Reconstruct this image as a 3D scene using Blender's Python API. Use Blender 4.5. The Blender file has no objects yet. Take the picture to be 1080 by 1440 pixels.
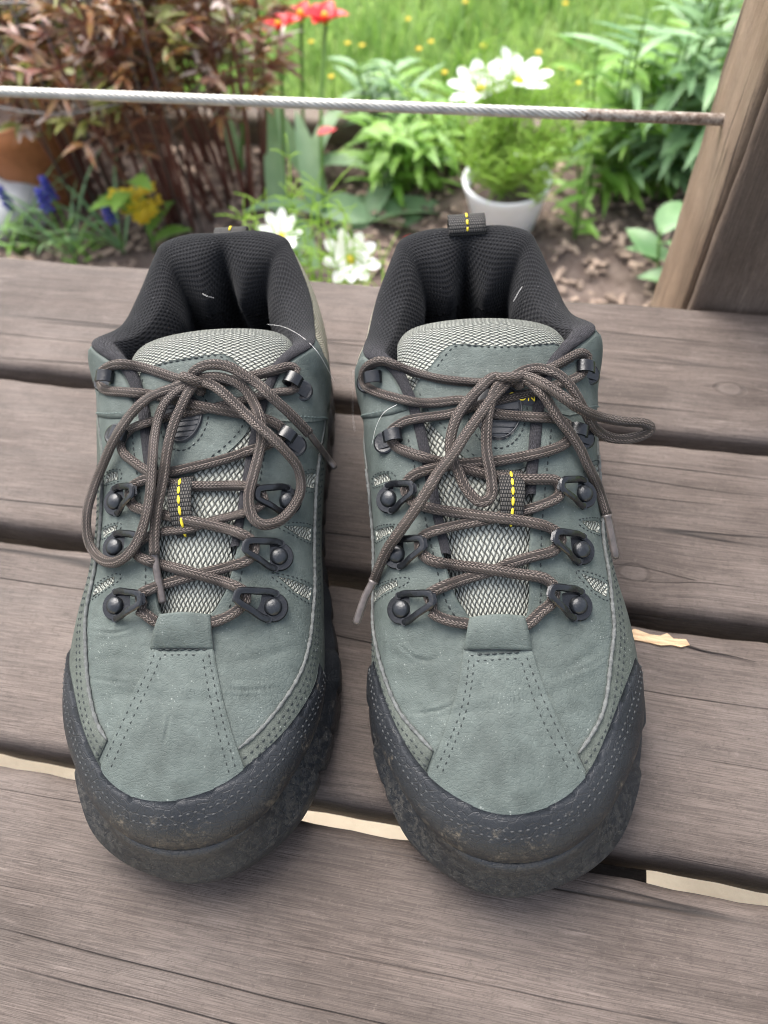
import bpy, bmesh, math, random
import numpy as np
from mathutils import Vector, Matrix
from mathutils.bvhtree import BVHTree
from mathutils.geometry import delaunay_2d_cdt

# ------------------------------------------------------------------ camera
FPX, PITCH, ROLL, CAMH = 1060.0, math.radians(56.6), math.radians(-6.1), 0.345
scene = bpy.context.scene
COL = scene.collection
_f = Vector((0, math.cos(PITCH), -math.sin(PITCH)))
_u = Vector((0, math.sin(PITCH), math.cos(PITCH)))
_r = Vector((1, 0, 0))
RT = math.cos(ROLL) * _r + math.sin(ROLL) * _u
UP = -math.sin(ROLL) * _r + math.cos(ROLL) * _u
FW = _f
CAMP = Vector((0, 0, CAMH))
cam_d = bpy.data.cameras.new('camera')
cam = bpy.data.objects.new('camera', cam_d)
COL.objects.link(cam)
scene.camera = cam
M = Matrix((RT, UP, -FW)).transposed().to_4x4()
M.translation = CAMP
cam.matrix_world = M
cam_d.sensor_fit = 'HORIZONTAL'
cam_d.sensor_width = 36.0
cam_d.lens = 36.0 * FPX / 1080.0
cam_d.clip_start = 0.01
cam_d.clip_end = 500.0
cam_d.dof.use_dof = True
cam_d.dof.focus_distance = 0.305
cam_d.dof.aperture_fstop = cam_d.lens / 3.2

# ------------------------------------------------------------------ sky, sun, exposure (overcast day)
world = bpy.data.worlds.new('World')
scene.world = world
world.use_nodes = True
nt = world.node_tree
bg = nt.nodes['Background']
sky = nt.nodes.new('ShaderNodeTexSky')
sky.sky_type = 'NISHITA'
sky.sun_disc = False
SUN_EL, SUN_AZ = math.radians(58), math.radians(-25)     # azimuth from +Y towards +X
sky.sun_elevation = SUN_EL
sky.sun_rotation = SUN_AZ
sky.air_density = 1.0
sky.dust_density = 5.0
sky.ozone_density = 1.0
hs = nt.nodes.new('ShaderNodeHueSaturation')             # an overcast sky is nearly white
hs.inputs['Saturation'].default_value = 0.55
nt.links.new(sky.outputs[0], hs.inputs['Color'])
nt.links.new(hs.outputs[0], bg.inputs[0])
bg.inputs[1].default_value = 0.15
sl = bpy.data.lights.new('sun', 'SUN')
sl.energy = 1.4
sl.angle = math.radians(50)
sl.color = (1.0, 0.98, 0.95)
sun = bpy.data.objects.new('sun', sl)
COL.objects.link(sun)
d = Vector((math.sin(SUN_AZ) * math.cos(SUN_EL), math.cos(SUN_AZ) * math.cos(SUN_EL), math.sin(SUN_EL)))
sun.rotation_euler = d.to_track_quat('Z', 'Y').to_euler()
scene.view_settings.view_transform = 'Standard'
scene.view_settings.look = 'None'
scene.view_settings.exposure = 1.75
scene.view_settings.gamma = 1.0
scene.render.engine = 'CYCLES'
scene.cycles.max_bounces = 5
scene.cycles.use_denoising = True
scene.cycles.filter_width = 1.0

random.seed(7)
RNG = np.random.default_rng(11)

# ------------------------------------------------------------------ helpers
def pray(px, py):
    """direction (unit depth) of the line of sight measured at a photo pixel"""
    return RT * ((px - 540) / FPX) - UP * ((py - 720) / FPX) + FW

def at_z(px, py, z):
    d = pray(px, py)
    return CAMP + d * ((z - CAMH) / d.z)

def at_y(px, py, y):
    d = pray(px, py)
    return CAMP + d * (y / d.y)

def link(o, parent=None):
    COL.objects.link(o)
    if parent is not None:
        o.parent = parent
    return o

def mesh_obj(name, verts, faces, mat, parent=None, smooth=True, uvs=None, mats=None, fmat=None):
    me = bpy.data.meshes.new(name)
    me.from_pydata([tuple(map(float, v)) for v in verts], [], [tuple(map(int, f)) for f in faces])
    for m in (mats or [mat]):
        me.materials.append(m)
    if fmat is not None:
        me.polygons.foreach_set('material_index', np.asarray(fmat, dtype=np.int32))
    if smooth == 'angle':
        me.polygons.foreach_set('use_smooth', np.ones(len(me.polygons), dtype=bool))
        me.update()
        me.set_sharp_from_angle(angle=math.radians(38))
    elif smooth is True:
        me.polygons.foreach_set('use_smooth', np.ones(len(me.polygons), dtype=bool))
    elif smooth is not False and smooth is not None:
        me.polygons.foreach_set('use_smooth', np.asarray(smooth, dtype=bool))
    if uvs is not None:
        uvl = me.uv_layers.new(name='UVMap')
        li = np.empty(len(me.loops), dtype=np.int32)
        me.loops.foreach_get('vertex_index', li)
        uvl.data.foreach_set('uv', np.asarray(uvs, dtype=np.float32)[li].ravel())
    me.update()
    o = bpy.data.objects.new(name, me)
    return link(o, parent)

def tag(o, label=None, cat=None, group=None, kind=None):
    if label: o['label'] = label
    if cat: o['category'] = cat
    if group: o['group'] = group
    if kind: o['kind'] = kind
    return o

def empty(name, loc=(0, 0, 0), rz=0.0):
    o = bpy.data.objects.new(name, None)
    o.empty_display_size = 0.05
    o.location = loc
    o.rotation_euler = (0, 0, rz)
    return link(o)

class MB:
    """collects simple shapes into one mesh"""
    def __init__(s): s.v, s.f, s.uv = [], [], []
    def add(s, v, f, uv=None):
        n = len(s.v)
        s.v += [tuple(map(float, p)) for p in v]
        s.f += [tuple(int(i) + n for i in q) for q in f]
        s.uv += ([tuple(map(float, q)) for q in uv] if uv is not None else [(0, 0)] * len(v))
    def box(s, c, size, rot=None, bev=0.0):
        hx, hy, hz = (a / 2 for a in size)
        if bev <= 0:
            v = [Vector((x * hx, y * hy, z * hz)) for x in (-1, 1) for y in (-1, 1) for z in (-1, 1)]
            f = [(0, 1, 3, 2), (4, 6, 7, 5), (0, 4, 5, 1), (2, 3, 7, 6), (0, 2, 6, 4), (1, 5, 7, 3)]
        else:
            v, f = bevel_box(hx, hy, hz, bev)
        if rot is not None: v = [rot @ p for p in v]
        c = Vector(c)
        s.add([p + c for p in v], f)
    def tube(s, path, r, n=10, caps=True, flat=1.0, v0=0.0):
        v, f, uv = tube_geo(path, r, n, caps, flat, v0)
        s.add(v, f, uv)
    def lathe(s, prof, n=24, mat=None):
        v, f = [], []
        for (r, z) in prof:
            for k in range(n):
                a = 2 * math.pi * k / n
                v.append(Vector((r * math.cos(a), r * math.sin(a), z)))
        for i in range(len(prof) - 1):
            for k in range(n):
                k2 = (k + 1) % n
                f.append((i * n + k, i * n + k2, (i + 1) * n + k2, (i + 1) * n + k))
        f.append(tuple(range(n - 1, -1, -1)))
        f.append(tuple((len(prof) - 1) * n + k for k in range(n)))
        if mat is not None: v = [mat @ p for p in v]
        s.add(v, f)
    def build(s, name, mat, parent=None, smooth=True, uv=False):
        return mesh_obj(name, s.v, s.f, mat, parent, smooth, s.uv if uv else None)

def bevel_box(hx, hy, hz, b):
    bm = bmesh.new()
    bmesh.ops.create_cube(bm, size=2)
    for q in bm.verts: q.co = Vector((q.co.x * hx, q.co.y * hy, q.co.z * hz))
    bmesh.ops.bevel(bm, geom=bm.edges[:], offset=b, segments=2, affect='EDGES')
    bm.verts.index_update()
    v = [q.co.copy() for q in bm.verts]
    f = [[q.index for q in p.verts] for p in bm.faces]
    bm.free()
    return v, f

def tube_geo(path, r, n=10, caps=True, flat=1.0, v0=0.0, up0=None):
    P = np.asarray([tuple(p) for p in path], float)
    m = len(P)
    T = np.gradient(P, axis=0)
    T /= np.linalg.norm(T, axis=1)[:, None] + 1e-12
    R = np.broadcast_to(np.asarray(r, float), (m,))
    nrm = np.array(up0 if up0 is not None else (0, 0, 1.0), float)
    if abs(nrm @ T[0]) > .95: nrm = np.array((1.0, 0, 0))
    v, uv = [], []
    L = v0
    for i in range(m):
        nrm = nrm - T[i] * (nrm @ T[i]); nrm /= np.linalg.norm(nrm) + 1e-12
        b = np.cross(T[i], nrm)
        if i: L += np.linalg.norm(P[i] - P[i - 1])
        for k in range(n):
            a = 2 * math.pi * k / n
            v.append(P[i] + R[i] * (math.sin(a) * b + flat * math.cos(a) * nrm))
            kk = k if k <= n // 2 else n - k
            uv.append((L, k / n))
    f = []
    for i in range(m - 1):
        for k in range(n):
            k2 = (k + 1) % n
            f.append((i * n + k, (i + 1) * n + k, (i + 1) * n + k2, i * n + k2))
    if caps:
        f.append(tuple(range(n)))
        f.append(tuple((m - 1) * n + k for k in range(n - 1, -1, -1)))
    return v, f, uv

def catmull(pts, n=8, closed=False):
    P = np.asarray(pts, float)
    m = len(P)
    out = []
    rng = range(m) if closed else range(m - 1)
    for i in rng:
        if closed:
            p0, p1, p2, p3 = P[(i - 1) % m], P[i], P[(i + 1) % m], P[(i + 2) % m]
        else:
            p1, p2 = P[i], P[i + 1]
            p0 = P[i - 1] if i > 0 else 2 * p1 - p2
            p3 = P[i + 2] if i + 2 < m else 2 * p2 - p1
        for k in range(n):
            t = k / n
            out.append(.5 * ((2 * p1) + (p2 - p0) * t + (2 * p0 - 5 * p1 + 4 * p2 - p3) * t * t + (3 * p1 - p0 - 3 * p2 + p3) * t ** 3))
    if not closed: out.append(P[-1])
    return np.array(out)

def resample(P, step):
    P = np.asarray(P, float)
    s = np.r_[0, np.cumsum(np.linalg.norm(np.diff(P, axis=0), axis=1))]
    n = max(2, int(round(s[-1] / step)) + 1)
    q = np.linspace(0, s[-1], n)
    return np.stack([np.interp(q, s, P[:, k]) for k in range(P.shape[1])], 1)

# ------------------------------------------------------------------ materials
class NT:
    def __init__(s, name, rough=0.7, spec=0.3):
        s.m = bpy.data.materials.new(name)
        s.m.use_nodes = True
        s.t = s.m.node_tree
        s.b = s.t.nodes['Principled BSDF']
        s.b.inputs['Roughness'].default_value = rough
        s.b.inputs['Specular IOR Level'].default_value = spec
    def n(s, typ, **kw):
        nd = s.t.nodes.new('ShaderNode' + typ)
        for k, v in kw.items():
            if k in nd.inputs.keys() if isinstance(k, str) else False:
                s.set(nd.inputs[k], v)
            else:
                setattr(nd, k, v)
        return nd
    def set(s, inp, v):
        if hasattr(v, 'links') or isinstance(v, bpy.types.NodeSocket): s.t.links.new(v, inp)
        else: inp.default_value = v
    def coord(s, which='Object'): return s.n('TexCoord').outputs[which]
    def uv(s): return s.n('TexCoord').outputs['UV']
    def map(s, vec, scale=(1, 1, 1), loc=(0, 0, 0), rot=(0, 0, 0)):
        m = s.n('Mapping')
        s.set(m.inputs['Vector'], vec)
        m.inputs['Scale'].default_value = scale
        s.set(m.inputs['Location'], loc)
        m.inputs['Rotation'].default_value = rot
        return m.outputs[0]
    def noise(s, vec, scale, detail=3, rough=.55, dist=0.0, out='Fac'):
        t = s.n('TexNoise')
        s.set(t.inputs['Vector'], vec)
        t.inputs['Scale'].default_value = scale
        t.inputs['Detail'].default_value = detail
        t.inputs['Roughness'].default_value = rough
        t.inputs['Distortion'].default_value = dist
        return t.outputs[out]
    def voro(s, vec, scale, feature='F1', out='Distance', rnd=1.0):
        t = s.n('TexVoronoi'); t.feature = feature
        s.set(t.inputs['Vector'], vec)
        t.inputs['Scale'].default_value = scale
        t.inputs['Randomness'].default_value = rnd
        return t.outputs[out]
    def ramp(s, fac, stops, interp='LINEAR'):
        r = s.n('ValToRGB')
        r.color_ramp.interpolation = interp
        e = r.color_ramp.elements
        while len(e) < len(stops): e.new(.5)
        for q, (p, c) in zip(e, stops):
            q.position = p
            q.color = tuple(c) + (1,) if not isinstance(c, (int, float)) else (c, c, c, 1)
        s.set(r.inputs[0], fac)
        return r.outputs[0]
    def math(s, op, a, b=None, c=None, clamp=False):
        m = s.n('Math'); m.operation = op; m.use_clamp = clamp
        s.set(m.inputs[0], a)
        if b is not None: s.set(m.inputs[1], b)
        if c is not None: s.set(m.inputs[2], c)
        return m.outputs[0]
    def mix(s, fac, a, b, blend='MIX'):
        m = s.n('MixRGB'); m.blend_type = blend
        s.set(m.inputs[0], fac)
        for i, v in ((1, a), (2, b)):
            if isinstance(v, tuple) and len(v) == 3: v = v + (1,)
            s.set(m.inputs[i], v)
        return m.outputs[0]
    def sep(s, vec):
        x = s.n('SeparateXYZ'); s.set(x.inputs[0], vec); return x.outputs
    def comb(s, x, y, z):
        c = s.n('CombineXYZ')
        for i, v in enumerate((x, y, z)): s.set(c.inputs[i], v)
        return c.outputs[0]
    def bump(s, h, strength=.5, dist=.001, prev=None):
        b = s.n('Bump')
        b.inputs['Strength'].default_value = strength
        b.inputs['Distance'].default_value = dist
        s.set(b.inputs['Height'], h)
        if prev is not None: s.set(b.inputs['Normal'], prev)
        return b.outputs[0]
    def done(s, color=None, rough=None, normal=None):
        if color is not None:
            if isinstance(color, tuple) and len(color) == 3: color = color + (1,)
            s.set(s.b.inputs['Base Color'], color)
        if rough is not None: s.set(s.b.inputs['Roughness'], rough)
        if normal is not None: s.set(s.b.inputs['Normal'], normal)
        return s.m

MAT = {}
def m_leather(name, c1, c2, dust=1.0, rough=.72):
    k = NT(name, rough, .35)
    P = k.coord()
    big = k.noise(P, 28, 4, .6)
    mid = k.noise(P, 160, 4, .6)
    col = k.mix(k.ramp(big, [(.3, 0.0), (.7, 1.0)]), c1, c2)
    col = k.mix(k.math('MULTIPLY', k.ramp(mid, [(.35, 0.0), (.8, 1.0)]), .35), col, tuple(min(1, a * 1.45 + .01) for a in c2))
    # dust: pale pin-point grains and thin smears
    sp = k.voro(P, 620)
    gate = k.noise(P, 75, 3, .6)
    spk = k.math('MULTIPLY', k.ramp(sp, [(.08, 1.0), (.17, 0.0)]), k.ramp(gate, [(.50, 0.0), (.62, 1.0)]))
    sp2 = k.voro(k.map(P, (1, 1, 1), (.3, .1, .2)), 230)
    spk2 = k.math('MULTIPLY', k.ramp(sp2, [(.05, 1.0), (.11, 0.0)]), k.ramp(gate, [(.5, 0.0), (.58, 1.0)]))
    spk = k.math('MAXIMUM', spk, spk2)
    col = k.mix(k.math('MULTIPLY', spk, .40 * dust), col, (.36, .38, .35))
    # scuffs and fine wrinkles with a direction of their own
    sc = k.noise(k.map(P, (700, 160, 700), (0, 0, 0), (0, 0, .7)), 1.0, 3, .6)
    scm = k.math('MULTIPLY', k.ramp(sc, [(.60, 0.0), (.72, 1.0)]), k.ramp(k.noise(P, 42, 3, .6), [(.50, 0.0), (.66, 1.0)]))
    col = k.mix(k.math('MULTIPLY', scm, .40), col, tuple(min(1, a * 1.9 + .02) for a in c2))
    dk = k.ramp(k.noise(k.map(P, (1, 1, 1), (.9, .4, .1)), 60, 5, .7), [(.32, 1.0), (.54, 0.0)])
    col = k.mix(k.math('MULTIPLY', dk, .45), col, tuple(a * .5 for a in c1))
    fine = k.noise(P, 1100, 3, .65)
    wr = k.voro(k.map(P, (1, 1, 1)), 520, 'DISTANCE_TO_EDGE')
    wk = k.ramp(k.math('ABSOLUTE', k.math('SUBTRACT', k.noise(k.map(P, (90, 260, 200)), 1.0, 4, .6), .5)), [(.0, 0.0), (.03, 1.0)])
    h = k.math('ADD', fine, k.math('MULTIPLY', k.ramp(wr, [(.0, 0.0), (.12, 1.0)]), .35))
    h = k.math('ADD', h, k.math('MULTIPLY', wk, .35))
    nb = k.bump(h, .5, .0004)
    nb = k.bump(mid, .15, .0010, nb)
    return k.done(col, k.ramp(big, [(.3, rough - .06), (.7, rough + .1)]), nb)

def m_toe_leather(name, rubber=False):
    k = NT(name, .54, .34)
    P = k.coord()
    big = k.noise(P, 30, 4, .6)
    col = k.mix(k.ramp(big, [(.3, 0.0), (.7, 1.0)]), (.008, .009, .011) if not rubber else (.011, .012, .014),
                (.018, .020, .023) if not rubber else (.021, .023, .026))
    # dried mud: blotches with a shape of their own, denser near the welt and the toe front
    xyz = k.sep(P)
    near = k.math('MULTIPLY', k.ramp(k.math('MULTIPLY', xyz[2], 10.0), [(.32, 1.0), (.54, 0.0)]), k.ramp(k.math('MULTIPLY', xyz[1], 5.0), [(.18, 1.0), (.55, 0.0)]))
    mud = k.noise(P, 95, 6, .72)
    mud2 = k.noise(k.map(P, (1, 1, 1), (.7, .3, .2)), 430, 4, .7)
    mm = k.math('MULTIPLY', k.ramp(k.math('ADD', k.math('MULTIPLY', mud, .8), k.math('MULTIPLY', near, .20)), [(.50, 0.0), (.62, 1.0)]), k.ramp(mud2, [(.45, 0.0), (.56, 1.0)]))
    col = k.mix(k.math('MULTIPLY', mm, .17 if rubber else .60), col, (.15, .130, .100) if rubber else (.155, .128, .092))
    spk = k.ramp(k.voro(P, 420), [(.08, 1.0), (.17, 0.0)])
    spk = k.math('MULTIPLY', spk, k.ramp(mud, [(.45, 0.0), (.6, 1.0)]))
    col = k.mix(k.math('MULTIPLY', spk, .16), col, (.36, .34, .30))
    crk = k.ramp(k.voro(k.map(P, (1, 1, 1)), 260, 'DISTANCE_TO_EDGE'), [(.0, 0.0), (.05, 1.0)])
    fine = k.math('ADD', k.noise(P, 800, 4, .7), k.math('MULTIPLY', crk, .4))
    nb = k.bump(fine, .6, .0005)
    nb = k.bump(k.noise(P, 110, 3, .5), .3, .002, nb)
    return k.done(col, k.math('ADD', k.ramp(big, [(.3, .42), (.7, .58)]), k.math('MULTIPLY', mm, .3)), nb)

def m_plain(name, c, rough=.6, spec=.3, metal=0.0, var=.15, scale=60, bump=.2, bs=400):
    k = NT(name, rough, spec)
    k.b.inputs['Metallic'].default_value = metal
    P = k.coord()
    n = k.noise(P, scale, 4, .6)
    lo = tuple(a * (1 - var) for a in c); hi = tuple(min(1, a * (1 + var)) for a in c)
    col = k.mix(k.ramp(n, [(.3, 0.0), (.7, 1.0)]), lo, hi)
    return k.done(col, None, k.bump(k.noise(P, bs, 3, .6), bump, .0006))

def m_weave(name, thread, hole, px=370.0, py=440.0):
    """knitted spacer mesh: zig-zag threads over dark holes, in surface (uv, metres) space"""
    k = NT(name, .6, .3)
    uv = k.uv()
    wob = k.noise(uv, 90, 2, .5, out='Color')
    uvw = k.mix(.0012, uv, wob, 'ADD')
    x, y, _ = k.sep(uvw)
    X = k.math('MULTIPLY', x, px); Y = k.math('MULTIPLY', y, py)
    U, V = k.math('ADD', X, Y), k.math('SUBTRACT', X, Y)         # a plain weave lying on the bias
    par = k.math('MODULO', k.math('ABSOLUTE', k.math('ADD', k.math('FLOOR', U), k.math('FLOOR', V))), 2.0)
    a1 = k.math('ABSOLUTE', k.math('SUBTRACT', k.math('FRACT', U), .5))
    a2 = k.math('ABSOLUTE', k.math('SUBTRACT', k.math('FRACT', V), .5))
    across, along = k.mix(par, a1, a2), k.mix(par, a2, a1)
    h = k.math('MULTIPLY', k.ramp(across, [(.16, 1.0), (.44, 0.0)]), k.ramp(along, [(.25, 1.0), (.56, .35)]))
    col = k.mix(k.ramp(h, [(.08, 0.0), (.6, 1.0)]), hole, thread)
    n = k.noise(uv, 35, 3, .6)
    col = k.mix(k.math('MULTIPLY', n, .35), col, tuple(a * .6 for a in thread))
    return k.done(col, None, k.bump(h, .9, .0011))

def m_lining(name):
    k = NT(name, .85, .15)
    uv = k.uv()
    x, y, _ = k.sep(uv)
    S = 520.0
    Y = k.math('MULTIPLY', y, S)
    par = k.math('MULTIPLY', k.math('MODULO', k.math('ABSOLUTE', k.math('FLOOR', Y)), 2.0), .5)
    X = k.math('ADD', k.math('MULTIPLY', x, S * .8), par)
    dx = k.math('SUBTRACT', k.math('FRACT', X), .5)
    dy = k.math('SUBTRACT', k.math('FRACT', Y), .5)
    r = k.math('SQRT', k.math('ADD', k.math('MULTIPLY', dx, dx), k.math('MULTIPLY', dy, dy)))
    h = k.ramp(r, [(.18, 0.0), (.42, 1.0)])
    col = k.mix(h, (.0008, .0008, .0011), (.0075, .0078, .0092))
    n = k.noise(uv, 60, 4, .65)
    col = k.mix(k.ramp(n, [(.45, 0.0), (.8, .5)]), col, (.012, .012, .014))
    col = k.mix(k.math('MULTIPLY', k.ramp(k.math('MULTIPLY', k.math('ABSOLUTE', x), 5.0), [(.44, 0.0), (.52, 1.0)]), k.ramp(k.noise(uv, 500, 4, .7), [(.40, .15), (.62, 1.0)])), col, (.036, .034, .039))
    lint = k.ramp(k.voro(k.map(uv, (1, 1, 1)), 260), [(.03, 1.0), (.06, 0.0)])
    col = k.mix(k.math('MULTIPLY', lint, .5), col, (.35, .35, .36))
    k.b.inputs['Sheen Weight'].default_value = .05
    return k.done(col, None, k.bump(h, .8, .0008))

def m_lace(name):
    """braided round lace: herringbone strands along the cord"""
    k = NT(name, .62, .35)
    x, y, _ = k.sep(k.uv())
    A = k.math('MULTIPLY', x, 640.0)            # along (per metre)
    B = k.math('MULTIPLY', y, 14.0)             # round the cord
    par = k.math('MODULO', k.math('FLOOR', B), 2.0)
    fb = k.math('FRACT', B)
    sl = k.math('MULTIPLY', k.math('SUBTRACT', k.math('MULTIPLY', par, 2.0), 1.0), k.math('MULTIPLY', fb, .8))
    fa = k.math('FRACT', k.math('ADD', k.math('ADD', A, sl), k.math('MULTIPLY', par, .5)))
    h1 = k.ramp(k.math('ABSOLUTE', k.math('SUBTRACT', fa, .5)), [(.15, 1.0), (.5, 0.0)])
    h2 = k.ramp(k.math('ABSOLUTE', k.math('SUBTRACT', fb, .5)), [(.25, 1.0), (.5, .15)])
    h = k.math('MULTIPLY', h1, h2)
    n = k.noise(k.coord(), 120, 4, .6)
    c = k.mix(k.ramp(h, [(.0, 0.0), (.75, 1.0)]), (.018, .014, .012), (.128, .100, .086))
    c = k.mix(k.math('MULTIPLY', k.ramp(n, [(.4, 0.0), (.75, 1.0)]), .4), c, (.18, .153, .135))
    return k.done(c, None, k.bump(h, 1.0, .0011))

def m_web(name):
    k = NT(name, .7, .3)
    x, y, _ = k.sep(k.uv())
    A = k.math('FRACT', k.math('MULTIPLY', x, 700.0))
    B = k.math('FRACT', k.math('ADD', k.math('MULTIPLY', y, 900.0), k.math('MULTIPLY', k.math('FLOOR', k.math('MULTIPLY', x, 700.0)), .5)))
    h = k.math('MULTIPLY', k.ramp(k.math('ABSOLUTE', k.math('SUBTRACT', A, .5)), [(.2, 1.0), (.5, 0.0)]), k.ramp(k.math('ABSOLUTE', k.math('SUBTRACT', B, .5)), [(.2, 1.0), (.5, 0.0)]))
    c = k.mix(h, (.009, .009, .010), (.065, .060, .054))
    return k.done(c, None, k.bump(h, .9, .0008))

def m_wood(name, base, dark, pale, seed, knots=(), rough=.72):
    """weathered planed timber, grain along local x"""
    k = NT(name, rough, .25)
    P0 = k.map(k.coord(), (1, 1, 1), (seed * 3.17, seed * 1.31, seed * .77))
    P = P0
    # gentle waviness of the grain, pushed aside round the knots
    w = k.noise(k.map(P, (2.2, 6, 6)), 1.0, 3, .5)
    x, y, z = k.sep(P)
    yy = k.math('ADD', y, k.math('MULTIPLY', k.math('SUBTRACT', w, .5), .014))
    ox, oy, oz = k.sep(k.coord())
    kmask = None; kring = None
    for (kx, ky, kr) in knots:
        dx = k.math('MULTIPLY', k.math('SUBTRACT', ox, kx), .62)
        dy = k.math('SUBTRACT', oy, ky)
        dd = k.math('SQRT', k.math('ADD', k.math('MULTIPLY', dx, dx), k.math('MULTIPLY', dy, dy)))
        g = k.ramp(k.math('DIVIDE', dd, kr * 5.0), [(0.0, 1.0), (1.0, 0.0)], 'EASE')
        push = k.math('MULTIPLY', k.math('MULTIPLY', k.math('SIGN', dy), g), -kr * .9)
        yy = k.math('ADD', yy, push)
        core = k.ramp(k.math('ADD', k.math('DIVIDE', dd, kr), k.math('MULTIPLY', k.math('SUBTRACT', k.noise(P, 160, 3, .6), .5), .5)), [(.78, 1.0), (1.0, 0.0)])
        ring = k.ramp(k.math('ABSOLUTE', k.math('SUBTRACT', k.math('ADD', k.math('DIVIDE', dd, kr), k.math('MULTIPLY', k.math('SUBTRACT', k.noise(P, 120, 3, .6), .5), .6)), 1.0)), [(.05, 1.0), (.22, 0.0)])
        kmask = core if kmask is None else k.math('MAXIMUM', kmask, core)
        kring = ring if kring is None else k.math('MAXIMUM', kring, ring)
    G = k.comb(x, yy, z)
    g1 = k.noise(k.map(G, (8, 420, 420)), 1.0, 3, .75)                 # fine fibres
    g2 = k.noise(k.map(G, (2.5, 75, 75)), 1.0, 3, .6)                   # growth bands
    g4 = k.noise(k.map(G, (60, 2600, 2600)), 1.0, 2, .6)
    rag = k.noise(P, 420, 3, .75)
    g3 = k.noise(k.map(G, (18, 1500, 1500)), 1.0, 2, .6)
    blot = k.noise(P, 11, 3, .62)
    fibre = k.math('ADD', k.math('MULTIPLY', g1, .55), k.math('MULTIPLY', g3, .45))
    col = k.mix(k.ramp(g2, [(.36, 0.0), (.62, 1.0)]), k.mix(.35, dark, base), base)
    col = k.mix(k.ramp(fibre, [(.40, 0.0), (.58, 1.0)]), k.mix(.50, col, tuple(a * .75 for a in dark)), col)
    col = k.mix(k.math('MULTIPLY', k.ramp(blot, [(.42, 0.0), (.72, 1.0)]), .65), col, pale)
    col = k.mix(k.ramp(g4, [(.42, .0), (.60, .42)]), col, tuple(a * .45 for a in dark))
    col = k.mix(k.ramp(rag, [(.34, .28), (.45, .0)]), col, tuple(a * .6 for a in dark))
    col = k.mix(k.ramp(rag, [(.60, .0), (.74, .22)]), col, tuple(min(1, a * 1.35) for a in pale))
    # worn pale flecks that follow the fibres
    fl = k.math('MULTIPLY', k.ramp(k.noise(k.map(G, (30, 420, 420)), 1.0, 3, .6), [(.60, 0.0), (.72, 1.0)]), k.ramp(k.noise(P, 17, 3, .6), [(.48, 0.0), (.66, 1.0)]))
    col = k.mix(k.math('MULTIPLY', fl, .3), col, tuple(min(1, a * 1.9) for a in pale))
    # drying cracks: long thin splits
    c1 = k.noise(k.map(G, (1.6, 46, 46), (4.4, 2.2, 0)), 1.0, 1, .4)
    ck = k.ramp(k.math('ABSOLUTE', k.math('SUBTRACT', c1, .5)), [(.0, 1.0), (.012, 0.0)])
    ck = k.math('MULTIPLY', ck, k.ramp(k.noise(k.map(P, (4.5, 26, 26), (1.4, 7.2, 0)), 1.0, 2, .5), [(.47, 0.0), (.56, 1.0)]))
    col = k.mix(k.math('MULTIPLY', ck, .85), col, (.012, .010, .009))
    h = k.math('ADD', k.math('MULTIPLY', k.math('ADD', fibre, k.math('MULTIPLY', g4, .4)), .7), k.math('ADD', k.math('MULTIPLY', g2, .5), k.math('MULTIPLY', rag, .35)))
    h = k.math('SUBTRACT', h, k.math('MULTIPLY', ck, 1.2))
    if kmask is not None:
        rings = k.noise(P, 240, 4, .6)
        col = k.mix(k.math('MULTIPLY', kmask, .45), col, k.mix(rings, dark, pale))
        col = k.mix(k.math('MULTIPLY', kring, .25), col, tuple(a * .45 for a in dark))
        h = k.math('SUBTRACT', h, k.math('MULTIPLY', kring, .6))
    nb = k.bump(h, .65, .0012)
    return k.done(col, k.ramp(g2, [(.3, rough - .1), (.7, rough + .08)]), nb)
# ------------------------------------------------------------------ setting: ground, path, bed
YAW = math.radians(-15.3)                     # the boards run along this direction
A2 = Vector((math.cos(YAW), math.sin(YAW), 0))
N2 = Vector((-math.sin(YAW), math.cos(YAW), 0))
GZ = -0.42
def an(a, n, z=0.0): return A2 * a + N2 * n + Vector((0, 0, z))

k = NT('lawn_soil', .9, .1)
Pw = k.coord()
c = k.mix(k.ramp(k.noise(Pw, 9, 5, .6), [(.35, 0.0), (.7, 1.0)]), (.13, .20, .05), (.22, .30, .09))
MAT['lawn'] = k.done(c, None, k.bump(k.noise(Pw, 70, 4, .7), .8, .02))
k = NT('mulch_soil', .95, .1)
Pw = k.coord()
c = k.mix(k.ramp(k.noise(Pw, 30, 5, .7), [(.35, 0.0), (.7, 1.0)]), (.13, .095, .08), (.30, .235, .20))
MAT['soil'] = k.done(c, None, k.bump(k.noise(Pw, 60, 5, .7), .9, .02))
k = NT('pale_paving', .8, .2)
Pw = k.coord()
c = k.mix(k.ramp(k.noise(Pw, 14, 5, .6), [(.35, 0.0), (.7, 1.0)]), (.74, .60, .42), (.86, .72, .52))
MAT['paving'] = k.done(c, None, k.bump(k.noise(Pw, 240, 4, .7), .5, .004))

def sheet(name, corners, z, mat, nx=1, ny=1, wob=0.0):
    c = [Vector(q) for q in corners]
    v, f = [], []
    for j in range(ny + 1):
        for i in range(nx + 1):
            u, w = i / nx, j / ny
            p = c[0].lerp(c[1], u).lerp(c[3].lerp(c[2], u), w)
            v.append((p.x, p.y, z + (random.uniform(-wob, wob) if 0 < i < nx and 0 < j < ny else 0)))
    for j in range(ny):
        for i in range(nx):
            q = j * (nx + 1) + i
            f.append((q, q + 1, q + nx + 2, q + nx + 1))
    return tag(mesh_obj(name, v, f, mat), kind='structure')

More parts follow.
